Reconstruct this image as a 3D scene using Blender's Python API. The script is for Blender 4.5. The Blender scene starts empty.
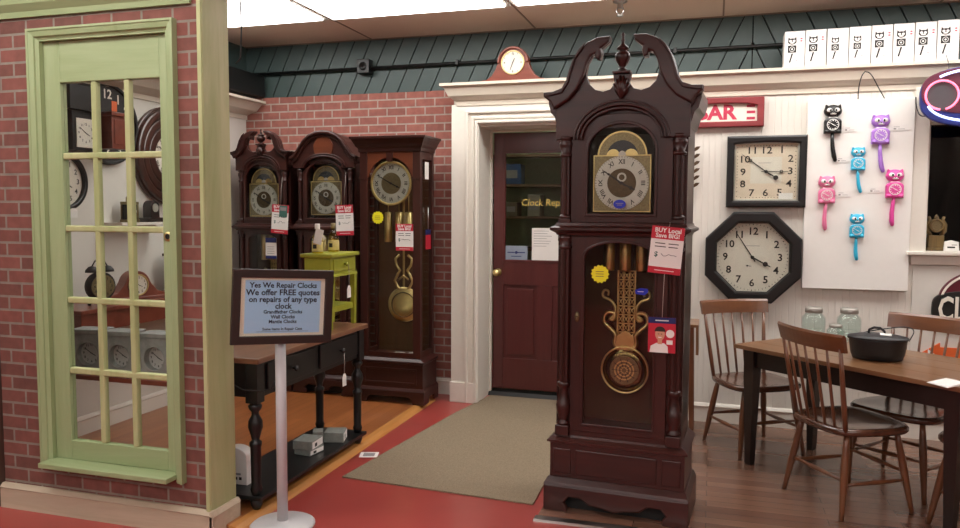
import bpy, bmesh, math, random
from math import pi, sin, cos, radians, atan2
from mathutils import Matrix, Vector
random.seed(7)
SC = bpy.context.scene
COL = SC.collection

# ------------------------------------------------------------------ materials
def nodes(name):
    m = bpy.data.materials.new(name); m.use_nodes = True
    nt = m.node_tree
    return m, nt, nt.nodes['Principled BSDF']

def N(nt, kind, **kw):
    n = nt.nodes.new(kind)
    for k, v in kw.items():
        if k in n.inputs: n.inputs[k].default_value = v
        else: setattr(n, k, v)
    return n

def ramp(nt, fac, stops):
    r = nt.nodes.new('ShaderNodeValToRGB')
    e = r.color_ramp.elements
    while len(e) < len(stops): e.new(0.5)
    for k, (p, c) in enumerate(stops):
        e[k].position = p; e[k].color = (*c[:3], 1)
    nt.links.new(fac, r.inputs[0])
    return r.outputs[0]

def lin(h):
    h = h.lstrip('#')
    def f(v):
        v /= 255
        return v/12.92 if v <= .04045 else ((v+.055)/1.055)**2.4
    return tuple(f(int(h[i:i+2], 16)) for i in (0, 2, 4))

def plain(name, col, rough=.5, metal=0., noise=.06, scale=30, bump=0., spec=.5, coat=0.):
    m, nt, b = nodes(name)
    c = lin(col) if isinstance(col, str) else col
    b.inputs['Roughness'].default_value = rough; b.inputs['Metallic'].default_value = metal
    b.inputs['Specular IOR Level'].default_value = spec
    if coat: b.inputs['Coat Weight'].default_value = coat; b.inputs['Coat Roughness'].default_value = .12
    tc = N(nt, 'ShaderNodeTexCoord'); nz = N(nt, 'ShaderNodeTexNoise', Scale=scale, Detail=4.)
    nt.links.new(tc.outputs['Object'], nz.inputs['Vector'])
    o = ramp(nt, nz.outputs['Fac'], [(.25, tuple(v*(1-noise) for v in c)), (.75, tuple(min(1, v*(1+noise)) for v in c))])
    nt.links.new(o, b.inputs['Base Color'])
    if bump:
        bp = N(nt, 'ShaderNodeBump', Strength=bump, Distance=.01)
        nt.links.new(nz.outputs['Fac'], bp.inputs['Height']); nt.links.new(bp.outputs[0], b.inputs['Normal'])
    return m

def wood(name, c1, c2, axis='z', scale=14, rough=.35, coat=.25, stretch=.08, bump=.05):
    m, nt, b = nodes(name)
    tc = N(nt, 'ShaderNodeTexCoord'); mp = N(nt, 'ShaderNodeMapping')
    s = [1, 1, 1]; s['xyz'.index(axis)] = stretch
    mp.inputs['Scale'].default_value = s
    nz = N(nt, 'ShaderNodeTexNoise', Scale=scale, Detail=8., Roughness=.65, Distortion=.6)
    nt.links.new(tc.outputs['Object'], mp.inputs[0]); nt.links.new(mp.outputs[0], nz.inputs['Vector'])
    o = ramp(nt, nz.outputs['Fac'], [(.3, lin(c1)), (.7, lin(c2))])
    nt.links.new(o, b.inputs['Base Color'])
    b.inputs['Roughness'].default_value = rough
    b.inputs['Coat Weight'].default_value = coat; b.inputs['Coat Roughness'].default_value = .15
    bp = N(nt, 'ShaderNodeBump', Strength=bump, Distance=.005)
    nt.links.new(nz.outputs['Fac'], bp.inputs['Height']); nt.links.new(bp.outputs[0], b.inputs['Normal'])
    return m

def brickmat(name, c1, c2, mortar, bw, bh, msize, plane='xz', rough=.85, bump=.5, off=.5, noise=.25, mixn=20):
    m, nt, b = nodes(name)
    tc = N(nt, 'ShaderNodeTexCoord'); sp = N(nt, 'ShaderNodeSeparateXYZ'); cb = N(nt, 'ShaderNodeCombineXYZ')
    nt.links.new(tc.outputs['Object'], sp.inputs[0])
    nt.links.new(sp.outputs['XYZ'.index(plane[0].upper())], cb.inputs[0])
    nt.links.new(sp.outputs['XYZ'.index(plane[1].upper())], cb.inputs[1])
    bt = N(nt, 'ShaderNodeTexBrick', Scale=1.)
    bt.offset = off
    bt.inputs['Brick Width'].default_value = bw; bt.inputs['Row Height'].default_value = bh
    bt.inputs['Mortar Size'].default_value = msize; bt.inputs['Mortar Smooth'].default_value = .1
    bt.inputs['Color1'].default_value = (*lin(c1), 1); bt.inputs['Color2'].default_value = (*lin(c2), 1)
    bt.inputs['Mortar'].default_value = (*lin(mortar), 1)
    nt.links.new(cb.outputs[0], bt.inputs['Vector'])
    nz = N(nt, 'ShaderNodeTexNoise', Scale=mixn, Detail=6.)
    nt.links.new(tc.outputs['Object'], nz.inputs['Vector'])
    mx = N(nt, 'ShaderNodeMix', data_type='RGBA', blend_type='MULTIPLY')
    mx.inputs[0].default_value = 1.
    nt.links.new(bt.outputs['Color'], mx.inputs[6])
    o = ramp(nt, nz.outputs['Fac'], [(.3, (1-noise,)*3), (.7, (1, 1, 1))])
    nt.links.new(o, mx.inputs[7]); nt.links.new(mx.outputs[2], b.inputs['Base Color'])
    b.inputs['Roughness'].default_value = rough
    bp = N(nt, 'ShaderNodeBump', Strength=bump, Distance=.008, invert=True)
    nt.links.new(bt.outputs['Fac'], bp.inputs['Height']); nt.links.new(bp.outputs[0], b.inputs['Normal'])
    return m

def plankmat(name, c1, c2, gap, length, width, along='x', rough=.3, noise=.35, coat=.3):
    m, nt, b = nodes(name)
    tc = N(nt, 'ShaderNodeTexCoord'); sp = N(nt, 'ShaderNodeSeparateXYZ'); cb = N(nt, 'ShaderNodeCombineXYZ')
    nt.links.new(tc.outputs['Object'], sp.inputs[0])
    a, c = (0, 1) if along == 'x' else (1, 0)
    nt.links.new(sp.outputs[a], cb.inputs[0]); nt.links.new(sp.outputs[c], cb.inputs[1])
    bt = N(nt, 'ShaderNodeTexBrick', Scale=1.)
    bt.offset = .37
    bt.inputs['Brick Width'].default_value = length; bt.inputs['Row Height'].default_value = width
    bt.inputs['Mortar Size'].default_value = .0012
    bt.inputs['Color1'].default_value = (*lin(c1), 1); bt.inputs['Color2'].default_value = (*lin(c2), 1)
    bt.inputs['Mortar'].default_value = (*lin(gap), 1)
    nt.links.new(cb.outputs[0], bt.inputs['Vector'])
    mp = N(nt, 'ShaderNodeMapping'); s = [1, 1, 1]; s[a] = .06; mp.inputs['Scale'].default_value = s
    nt.links.new(tc.outputs['Object'], mp.inputs[0])
    nz = N(nt, 'ShaderNodeTexNoise', Scale=18., Detail=8., Distortion=.5)
    nt.links.new(mp.outputs[0], nz.inputs['Vector'])
    mx = N(nt, 'ShaderNodeMix', data_type='RGBA', blend_type='MULTIPLY'); mx.inputs[0].default_value = 1.
    nt.links.new(bt.outputs['Color'], mx.inputs[6])
    o = ramp(nt, nz.outputs['Fac'], [(.3, (1-noise,)*3), (.7, (1, 1, 1))])
    nt.links.new(o, mx.inputs[7]); nt.links.new(mx.outputs[2], b.inputs['Base Color'])
    b.inputs['Roughness'].default_value = rough
    b.inputs['Coat Weight'].default_value = coat; b.inputs['Coat Roughness'].default_value = .2
    return m

def glassmat(name, tint=(1, 1, 1), rough=.02, refl=1.):
    m = bpy.data.materials.new(name); m.use_nodes = True; nt = m.node_tree; nt.nodes.clear()
    out = N(nt, 'ShaderNodeOutputMaterial'); mx = N(nt, 'ShaderNodeMixShader')
    tr = N(nt, 'ShaderNodeBsdfTransparent'); gl = N(nt, 'ShaderNodeBsdfGlossy')
    tr.inputs[0].default_value = (*tint, 1); gl.inputs['Roughness'].default_value = rough
    lw = N(nt, 'ShaderNodeLayerWeight'); lw.inputs[0].default_value = .5
    pw = N(nt, 'ShaderNodeMath', operation='POWER'); pw.inputs[1].default_value = 4.
    mul = N(nt, 'ShaderNodeMath', operation='MULTIPLY_ADD'); mul.inputs[1].default_value = .6*refl; mul.inputs[2].default_value = .045*refl
    nt.links.new(lw.outputs['Facing'], pw.inputs[0]); nt.links.new(pw.outputs[0], mul.inputs[0]); nt.links.new(mul.outputs[0], mx.inputs[0])
    nt.links.new(tr.outputs[0], mx.inputs[1]); nt.links.new(gl.outputs[0], mx.inputs[2])
    nt.links.new(mx.outputs[0], out.inputs[0])
    return m

def emit(name, col, strength):
    m, nt, b = nodes(name)
    c = lin(col)
    b.inputs['Base Color'].default_value = (*c, 1)
    b.inputs['Emission Color'].default_value = (*c, 1); b.inputs['Emission Strength'].default_value = strength
    return m

def beadboard(name, col, pitch):
    m, nt, b = nodes(name)
    c = lin(col)
    tc = N(nt, 'ShaderNodeTexCoord'); sp = N(nt, 'ShaderNodeSeparateXYZ')
    nt.links.new(tc.outputs['Object'], sp.inputs[0])
    md = N(nt, 'ShaderNodeMath', operation='PINGPONG'); md.inputs[1].default_value = pitch/2
    nt.links.new(sp.outputs[0], md.inputs[0])
    mr = N(nt, 'ShaderNodeMapRange'); mr.inputs[1].default_value = 0; mr.inputs[2].default_value = .004
    nt.links.new(md.outputs[0], mr.inputs[0])
    bp = N(nt, 'ShaderNodeBump', Strength=.6, Distance=.004)
    nt.links.new(mr.outputs[0], bp.inputs['Height']); nt.links.new(bp.outputs[0], b.inputs['Normal'])
    nz = N(nt, 'ShaderNodeTexNoise', Scale=3., Detail=3.)
    nt.links.new(tc.outputs['Object'], nz.inputs['Vector'])
    o = ramp(nt, nz.outputs['Fac'], [(.3, tuple(v*.96 for v in c)), (.7, c)])
    nt.links.new(o, b.inputs['Base Color']); b.inputs['Roughness'].default_value = .45
    return m

M = {}
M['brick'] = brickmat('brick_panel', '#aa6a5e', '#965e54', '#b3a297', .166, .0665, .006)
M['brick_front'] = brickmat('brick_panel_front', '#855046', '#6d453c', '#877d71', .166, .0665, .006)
M['green'] = wood('green_paint', '#88986a', '#9caa80', 'z', 9, .5, .1, .1, .03)
M['green_h'] = wood('green_paint_cross', '#88986a', '#9caa80', 'x', 9, .5, .1, .1, .03)
M['pale_green'] = wood('worn_pale_green_wood', '#98a06c', '#bcbb8e', 'z', 7, .55, .05, .12, .04)
M['pale_wood'] = wood('worn_pale_wood', '#a89a84', '#cdbfa6', 'x', 7, .6, .05, .1, .05)
M['white'] = plain('white_trim_paint', '#e2ddd2', .35, noise=.02)
M['cream'] = plain('cream_trim_paint', '#d9d0bf', .35, noise=.02)
M['storewall'] = plain('far_store_wall', '#6b6057', .7, noise=.1, scale=2)
M['bead'] = beadboard('white_beadboard', '#e2ddd3', .042)
M['wallwhite'] = plain('white_wall_paint', '#d8d5cc', .6, noise=.02)
M['ceil'] = plain('ceiling_tile', '#e2cfbe', .9, noise=.05, scale=120, bump=.1)
M['tee'] = plain('ceiling_tee', '#8a715e', .5)
M['teal'] = plain('dark_teal_paint', '#435553', .4, noise=.1, scale=5)
M['tealback'] = plain('dark_gap', '#101514', .9)
M['black'] = plain('black_paint', '#141414', .35, noise=.1)
M['blackmat'] = plain('black_matt', '#1b1a19', .6, noise=.1)
M['castiron'] = plain('cast_iron', '#17181a', .45, noise=.25, scale=60, bump=.08)
M['red_floor'] = plain('red_floor_paint', '#9e413b', .32, noise=.12, scale=2.2, coat=.2)
M['plank_dark'] = plankmat('brown_plank_floor', '#866351', '#664839', '#35251d', .9, .075, 'x', .26, .18, .2)
M['plank_orange'] = plankmat('orange_plank_floor', '#a8683a', '#985a32', '#6d3d1e', 1.3, .07, 'y', .3, .25, .3)
M['edge_wood'] = wood('orange_edge_strip', '#b47a3c', '#c98e4e', 'y', 12, .35)
M['rug'] = plain('taupe_rug', '#887a66', .95, noise=.22, scale=160, bump=.5, spec=.1)
M['mahogany'] = wood('dark_mahogany', '#26100d', '#401d17', 'z', 12, .36, .12)
M['mahogany_h'] = wood('dark_mahogany_cross', '#26100d', '#401d17', 'x', 12, .36, .12)
M['mahogany_red'] = wood('red_mahogany', '#2c1410', '#45211a', 'z', 12, .3, .35)
M['cherry'] = wood('cherry_panel', '#532818', '#6b3822', 'x', 10, .3, .35)
M['brownpanel'] = wood('brown_back_panel', '#4a3018', '#5e4024', 'z', 8, .5, .1)
M['chairwood'] = wood('brown_chair_wood', '#573522', '#7c4e30', 'z', 14, .3, .35)
M['chairrail'] = wood('brown_chair_rail', '#573521', '#774b2e', 'x', 12, .3, .35)
M['seatwood'] = wood('brown_seat_wood', '#3d251a', '#5d3a28', 'x', 9, .25, .5)
M['tabletop'] = wood('tabletop_wood', '#684830', '#8e6846', 'x', 8, .3, .3)
M['consoletop'] = wood('console_top_wood', '#6e4a34', '#8a6045', 'y', 9, .35, .25)
M['darkbrown'] = wood('very_dark_brown', '#17100e', '#231815', 'z', 10, .35, .3)
M['doorwood'] = wood('red_brown_door', '#4a1c1c', '#5a2624', 'z', 9, .35, .3)
M['lime'] = plain('lime_green_paint', '#94982c', .4, noise=.08, scale=20)
M['brass'] = plain('brass', '#d8c284', .33, 1., noise=.1)
M['olddial'] = plain('aged_gold_plate', '#857a5c', .42, 1., noise=.35, scale=180)
M['bobplate'] = plain('dark_brass', '#6e5f3c', .22, 1., noise=.1)
M['silver'] = plain('silvered_ring', '#bdbcb0', .38, .6, noise=.1)
M['steel'] = plain('brushed_steel', '#b8b6b2', .3, 1.)
M['cream_dial'] = plain('cream_dial', '#dcd6c8', .45, noise=.03)
M['tan_dial'] = plain('tan_dial', '#dccdb8', .45, noise=.05, scale=8)
M['white_dial'] = plain('white_dial', '#e9e4d6', .4, noise=.02)
M['ink'] = plain('black_ink', '#15130f', .5)
M['navy'] = plain('navy_print', '#1d2a66', .4)
M['bluest'] = plain('blue_sticker', '#1c2fb0', .35)
M['paper'] = plain('white_paper', '#e9e7e2', .6, noise=.01)
M['greypaper'] = plain('grey_print', '#8d8a8a', .6)
M['redpaper'] = plain('red_print', '#bf2137', .45, noise=.02)
M['yellow'] = plain('yellow_sticker', '#e8e120', .5, noise=.02)
M['skyblue'] = plain('light_blue_paper', '#afd9fb', .35, noise=.01)
M['ivory'] = plain('ivory_mat_board', '#efe9d8', .45, noise=.02)
M['frame'] = plain('dark_brown_frame', '#2b211d', .4, noise=.1)
M['signpole'] = plain('white_pole_paint', '#c3c4c6', .35, noise=.02)
M['glass'] = glassmat('clear_glass', (.97, .98, .97), .02, .6)
M['darkglass'] = glassmat('smoky_glass', (.72, .70, .66), .02, .9)
M['jar'] = glassmat('aqua_glass', (.93, .98, .97), .04, 1.0)
M['amber'] = glassmat('amber_glass', (.95, .84, .42), .05, 1.2)
M['bottlelabel'] = plain('tan_label', '#cdbb7a', .5, noise=.1, scale=80)
M['zinc'] = plain('zinc_lid', '#a6a49d', .35, .8)
M['grey_box'] = plain('grey_stone_box', '#8b908a', .7, noise=.15, scale=40)
M['greyclock'] = plain('weathered_grey', '#8c8f8c', .7, noise=.25, scale=25)
M['darkoval'] = wood('dark_oval_frame', '#2d1713', '#4a2a20', 'z', 10, .3, .4)
M['hallred'] = wood('reddish_table_wood', '#6b3020', '#854432', 'y', 10, .35, .3)
M['catblack'] = plain('black_plastic', '#121212', .25, noise=.02)
M['catpurple'] = plain('lilac_plastic', '#a777cf', .3, noise=.02)
M['catblue'] = plain('turquoise_plastic', '#35b4d8', .3, noise=.02)
M['catpink'] = plain('pink_plastic', '#e2799f', .3, noise=.02)
M['cathotpink'] = plain('hot_pink_plastic', '#dc4a9b', .3, noise=.02)
M['board'] = plain('white_display_board', '#eceae4', .55, noise=.01)
M['blue_glow'] = plain('sign_blue_glow', '#1c2c78', .35)  # deep blue glow around the tube, put into the panel colour
M['plum_glow'] = plain('sign_plum_glow', '#5a2036', .35, noise=.1)  # red tint of the neon glow, put into the panel colour
M['greyface'] = plain('sign_grey', '#4a474b', .4)
M['neonred'] = emit('neon_pink', '#ff6f8c', 2.2)
M['neonblue'] = emit('neon_blue', '#c3d4ff', 1.8)
M['lamp'] = emit('lamp_diffuser', '#fdfaf6', 9.6)
M['fill_lamp'] = emit('back_room_fill', '#f3f0dc', 14.0)
M['night'] = plain('night_dark', '#08080a', .8)
M['gold'] = plain('gold_leaf', '#d8c06a', .35, .3)
M['roomgreen'] = plain('back_room_green', '#93a180', .7)
M['shelfwood'] = wood('back_room_shelf', '#5a4430', '#705840', 'x', 9, .5, .1)
M['maroon'] = plain('maroon_sign', '#5b1424', .4)
M['orange'] = plain('orange_print', '#d8622c', .45)
M['signred'] = wood('weathered_red_sign', '#7a2629', '#933438', 'x', 12, .5, .1)
M['signpink'] = plain('faded_red_print', '#c23a55', .5, noise=.2, scale=60)
M['leaf'] = plain('dry_leaf', '#5a4630', .7, noise=.3)
M['skin'] = plain('print_skin', '#d09a7c', .5)
M['hair'] = plain('print_hair', '#2f2018', .5)
M['cord'] = plain('cord_black', '#1a1a1a', .5)
M['string'] = plain('tag_string', '#b8b0a8', .7)
M['tealcard'] = plain('teal_card', '#3d6a60', .5)
M['rubber'] = plain('grey_rubber', '#55534f', .7)
M['lead'] = plain('dull_metal', '#a9a7a0', .35, .8)

# ------------------------------------------------------------------ mesh builder
def front(v):            # 2D drawing (x, y, z) -> standing up, facing -Y
    return Vector((v[0], -v[2], v[1]))

class MB:
    def __init__(s, mat=None):
        s.v = []; s.f = []; s.mi = []; s.sm = []; s.mats = []; s.cur = mat; s.T = Matrix.Identity(4)
    def idx(s, mat):
        mat = mat or s.cur
        if mat not in s.mats: s.mats.append(mat)
        return s.mats.index(mat)
    def add(s, vs, fs, mat=None, smooth=False):
        o = len(s.v); k = s.idx(mat)
        flip = s.T.determinant() < 0
        s.v += [tuple(s.T @ Vector(v)) for v in vs]
        for f in fs:
            f = [i+o for i in f]
            s.f.append(f[::-1] if flip else f); s.mi.append(k); s.sm.append(smooth)
        return s
    def addbm(s, bm, mat=None, smooth=False):
        bm.verts.index_update()
        s.add([v.co for v in bm.verts], [[v.index for v in f.verts] for f in bm.faces], mat, smooth); bm.free()
        return s
    def addmesh(s, me, fn, mat=None, smooth=False):
        return s.add([fn(v.co) for v in me.vertices], [list(p.vertices) for p in me.polygons], mat, smooth)
    def box(s, x0, x1, y0, y1, z0, z1, bev=0., mat=None):
        bm = bmesh.new(); bmesh.ops.create_cube(bm, size=1)
        for v in bm.verts:
            v.co = ((x0+x1)/2+v.co.x*(x1-x0), (y0+y1)/2+v.co.y*(y1-y0), (z0+z1)/2+v.co.z*(z1-z0))
        if bev:
            bmesh.ops.bevel(bm, geom=list(bm.edges), offset=min(bev, .49*min(x1-x0, y1-y0, z1-z0)), segments=2, profile=.5, affect='EDGES')
        return s.addbm(bm, mat)
    def loft(s, rects, mat=None, cap=True):     # rects: (x0,x1,y0,y1,z)
        vs = []; fs = []
        for (x0, x1, y0, y1, z) in rects:
            vs += [(x0, y0, z), (x1, y0, z), (x1, y1, z), (x0, y1, z)]
        for k in range(len(rects)-1):
            a = 4*k
            for j in range(4):
                fs.append([a+j, a+(j+1) % 4, a+4+(j+1) % 4, a+4+j])
        if cap:
            fs.append([3, 2, 1, 0]); a = 4*(len(rects)-1); fs.append([a, a+1, a+2, a+3])
        return s.add(vs, fs, mat)
    def lathe(s, prof, c=(0, 0, 0), seg=20, mat=None, axis='z', smooth=True, sx=1., sy=1.):
        vs = []; fs = []
        for (r, z) in prof:
            for k in range(seg):
                a = 2*pi*k/seg; p = (r*cos(a)*sx, r*sin(a)*sy, z)
                if axis == 'y': p = (p[0], -p[2], p[1])      # profile axis points to -Y
                elif axis == 'x': p = (p[2], p[0], p[1])
                vs.append((p[0]+c[0], p[1]+c[1], p[2]+c[2]))
        for i in range(len(prof)-1):
            for k in range(seg):
                k2 = (k+1) % seg
                fs.append([i*seg+k, i*seg+k2, (i+1)*seg+k2, (i+1)*seg+k])
        fs.append(list(range(seg))[::-1]); n = (len(prof)-1)*seg; fs.append([n+k for k in range(seg)])
        return s.add(vs, fs, mat, smooth)
    def tube(s, pts, r, seg=8, mat=None, closed=False):
        pts = [Vector(p) for p in pts]; n = len(pts)
        rs = r if isinstance(r, (list, tuple)) else [r]*n
        vs = []; fs = []; up = None
        for i, p in enumerate(pts):
            a = pts[(i-1) % n] if (i or closed) else p
            b = pts[(i+1) % n] if (i < n-1 or closed) else p
            t = (b-a).normalized()
            if up is None: up = Vector((0, 0, 1)) if abs(t.z) < .9 else Vector((1, 0, 0))
            u = (up-t*up.dot(t)).normalized(); w = t.cross(u); up = u
            for k in range(seg):
                q = 2*pi*k/seg; vs.append(p+(u*cos(q)+w*sin(q))*rs[i])
        for i in range(n if closed else n-1):
            j = (i+1) % n
            for k in range(seg):
                k2 = (k+1) % seg
                fs.append([i*seg+k, i*seg+k2, j*seg+k2, j*seg+k])
        if not closed:
            fs.append(list(range(seg))[::-1]); fs.append([(n-1)*seg+k for k in range(seg)])
        return s.add(vs, fs, mat, True)
    def plate(s, outlines, y0, y1, bev=0., mat=None, fn=None):   # outlines in XZ, thickness from y0 (front) to y1
        cu = bpy.data.curves.new('tmp', 'CURVE'); cu.dimensions = '2D'; cu.fill_mode = 'BOTH'
        th = abs(y1-y0); bev = min(bev, th*.45)
        cu.extrude = th/2-bev; cu.bevel_depth = bev; cu.bevel_resolution = 1; cu.offset = -bev
        for ol in outlines:
            sp = cu.splines.new('POLY'); sp.points.add(len(ol)-1)
            for i, p in enumerate(ol): sp.points[i].co = (p[0], p[1], 0, 1)
            sp.use_cyclic_u = True
        o = bpy.data.objects.new('tmp', cu); me = bpy.data.meshes.new_from_object(o)
        yc = (y0+y1)/2
        s.addmesh(me, fn or (lambda v: Vector((v[0], yc-v[2], v[1]))), mat)
        bpy.data.objects.remove(o); bpy.data.curves.remove(cu); bpy.data.meshes.remove(me)
        return s
    def text(s, body, x, z, size, y, mat=None, depth=.0006, align='CENTER', rot=0., sx=1., bold=0., shear=0.):
        cu = bpy.data.curves.new('tmp', 'FONT'); cu.body = body; cu.size = size; cu.extrude = depth/2
        cu.align_x = align; cu.align_y = 'CENTER'; cu.resolution_u = 2; cu.offset = bold*size; cu.shear = shear
        o = bpy.data.objects.new('tmp', cu); me = bpy.data.meshes.new_from_object(o)
        c, n = cos(rot), sin(rot)
        s.addmesh(me, lambda v: Vector((x+(v[0]*c-v[1]*n)*sx, y-v[2]-depth/2, z+v[0]*n+v[1]*c)), mat)
        bpy.data.objects.remove(o); bpy.data.curves.remove(cu); bpy.data.meshes.remove(me)
        return s
    def disc(s, x, z, r, y0, y1, mat=None, seg=36, rz=None):
        return s.plate([ell(x, z, r, rz or r, seg)], y0, y1, 0, mat)
    def ring(s, x, z, r1, r0, y0, y1, mat=None, seg=40, bev=0.):
        return s.plate([ell(x, z, r1, r1, seg), ell(x, z, r0, r0, seg)], y0, y1, bev, mat)
    def hand(s, x, z, ang, length, w, y, mat=None, tail=.2, spade=0.):   # ang: clock degrees
        a = radians(ang); d = Vector((sin(a), cos(a))); n = Vector((cos(a), -sin(a))); c = Vector((x, z))
        pts = [c-d*length*tail+n*w/2, c+d*length*.9+n*w*.35, c+d*length, c+d*length*.9-n*w*.35, c-d*length*tail-n*w/2]
        s.plate([[tuple(p) for p in pts]], y-.0015, y, 0, mat)
        if spade:
            p = c+d*length*.68; s.disc(p.x, p.y, spade, y-.002, y, mat, 14)
        return s
    def build(s, name, parent=None, loc=(0, 0, 0), rotz=0.):
        me = bpy.data.meshes.new(name); me.from_pydata(s.v, [], s.f); me.update()
        for m in s.mats: me.materials.append(m)
        me.polygons.foreach_set('material_index', s.mi); me.polygons.foreach_set('use_smooth', s.sm)
        bm = bmesh.new(); bm.from_mesh(me); bmesh.ops.recalc_face_normals(bm, faces=bm.faces); bm.to_mesh(me); bm.free()
        o = bpy.data.objects.new(name, me); COL.objects.link(o)
        o.location = loc; o.rotation_euler = (0, 0, rotz)
        if parent: o.parent = parent
        return o

def ell(x, z, rx, rz, seg=36, a0=0., a1=2*pi):
    full = abs(a1-a0-2*pi) < 1e-6
    n = seg if full else seg+1
    return [(x+rx*cos(a0+(a1-a0)*k/seg), z+rz*sin(a0+(a1-a0)*k/seg)) for k in range(n)]
def smooth(pts, it=2):
    for _ in range(it):
        o = [pts[0]]
        for p, q in zip(pts, pts[1:]): o += [tuple(a*.75+b*.25 for a, b in zip(p, q)), tuple(a*.25+b*.75 for a, b in zip(p, q))]
        pts = o+[pts[-1]]
    return pts
def sell(x, z, rx, rz, n=2.8, seg=56):
    o = []
    for k in range(seg):
        c, s = cos(2*pi*k/seg), sin(2*pi*k/seg); o.append((x+rx*math.copysign(abs(c)**(2/n), c), z+rz*math.copysign(abs(s)**(2/n), s)))
    return o
def rect(x0, x1, z0, z1): return [(x0, z0), (x1, z0), (x1, z1), (x0, z1)]
def arched(x0, x1, z0, z1, rise, seg=20):      # flat sides, elliptical top
    return [(x0, z0), (x1, z0)] + ell((x0+x1)/2, z1-rise, (x1-x0)/2, rise, seg, 0, pi)
def thing(name, label, cat, loc=(0, 0, 0), rotz=0., group=None):
    o = bpy.data.objects.new(name, None); COL.objects.link(o); o.empty_display_size = .05
    o.location = loc; o.rotation_euler = (0, 0, rotz); o['label'] = label; o['category'] = cat
    if group: o['group'] = group
    return o
def tag(o, label, cat, group=None):
    o['label'] = label; o['category'] = cat
    if group: o['group'] = group
    return o
def struct(name, mb, loc=(0, 0, 0), parent=None, label=None):
    o = mb.build(name, parent, loc)
    if not parent: o['kind'] = 'structure'
    if label: o['label'] = label
    return o
def dup(root, loc, rotz, label, name=None):
    r = root.copy(); COL.objects.link(r); r.location = loc; r.rotation_euler = (0, 0, rotz); r['label'] = label
    for ch in list(root.children):
        c = ch.copy(); COL.objects.link(c); c.parent = r
        for g in list(ch.children):
            d = g.copy(); COL.objects.link(d); d.parent = c
    return r

# ------------------------------------------------------------------ camera
Rm = ((0.957, -0.025, 0.29), (0.291, 0.066, -0.954), (0.005, 0.998, 0.07))
R3 = Matrix(Rm)
x = Vector(R3.col[0]).normalized(); z = Vector(R3.col[2]); z = (z-x*z.dot(x)).normalized(); y = z.cross(x)
cam = bpy.data.cameras.new('camera'); co = bpy.data.objects.new('camera', cam); COL.objects.link(co)
mw = Matrix((( x.x, y.x, z.x, 0), (x.y, y.y, z.y, 0), (x.z, y.z, z.z, 1.5), (0, 0, 0, 1)))
co.matrix_world = mw; cam.sensor_width = 36; cam.lens = 767.15/960*36; cam.clip_start = .05
SC.camera = co

# ------------------------------------------------------------------ room shell
YW = 5.62       # white beadboard wall
YB = 5.84       # brick wall
CZ = 2.90
struct('floor', MB(M['red_floor']).box(-5.2, 4.2, -4.6, 7.6, -.06, 0))
struct('floor.001', MB(M['plank_dark']).box(-.79, 4.1, 3.60, YW+.02, .0005, .006))
struct('floor.002', MB(M['plank_orange']).box(-3.9, -2.125, 3.0, YB, .0005, .028))
struct('trim_1', MB(M['edge_wood']).loft([(-2.125, -2.06, 2.99, 5.60, .0005), (-2.125, -2.068, 2.99, 5.60, .012), (-2.125, -2.09, 2.99, 5.60, .026), (-2.125, -2.12, 2.99, 5.60, .029)]))
struct('trim_2', MB(M['steel']).loft([(-.80, .0, 3.535, 3.60, .0005), (-.80, .0, 3.545, 3.595, .009)]), label='pale metal floor strip where red paint meets brown planks')
# white wall with door opening and window opening
DX0, DX1, DZ = -1.72, -.82, 2.13
WX0, WX1, WZ0, WZ1 = 1.315, 2.35, 1.235, 2.09
w = MB(M['bead'])
w.box(DX1+.1, WX0, YW, YW+.2, 0, 2.36); w.box(WX1, 4.1, YW, YW+.2, 0, 2.36)
w.box(WX0, WX1, YW, YW+.2, 0, WZ0); w.box(WX0, WX1, YW, YW+.2, WZ1, 2.36)
w.box(-1.93, DX0-.02, YW+.032, YW+.2, 0, 2.36, mat=M['white']); w.box(DX0-.02, DX1+.1, YW+.0321, YW+.2, DZ+.02, 2.36, mat=M['white'])
struct('wall_back', w)
struct('wall_right', MB(M['storewall']).box(4.1, 4.2, -4.5, YW+.2, 0, CZ))
struct('wall_front', MB(M['storewall']).box(-5.1, 4.1, -4.6, -4.5, 0, CZ))
struct('wall_left', MB(M['wallwhite']).box(-4.0, -3.9, 2.72, YB+.1, 0, 2.36))
struct('wall_left_front', MB(M['storewall']).box(-5.2, -5.1, -4.5, 2.9, 0, CZ))
struct('wall_brick', MB(M['brick']).box(-3.9, -1.935, YB, YB+.1, 0, 2.45))
# baseboards
def bboard(mb, x0, x1, y, h=.14):
    mb.box(x0, x1, y-.016, y, 0, h-.03); mb.loft([(x0, x1, y-.016, y, h-.03), (x0, x1, y-.022, y, h-.02), (x0, x1, y-.012, y, h-.005), (x0, x1, y-.006, y, h)])
    return mb
struct('baseboard_back', bboard(MB(M['white']), DX1+.12, 4.1, YW))
struct('baseboard_brick', bboard(MB(M['white']), -3.9, -1.935, YB, .13))
lb = MB(M['white']); lb.T = Matrix.Rotation(pi/2, 4, 'Z'); bboard(lb, 2.75, YB-.02, 3.9, .15)
struct('baseboard_left', lb)
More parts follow.
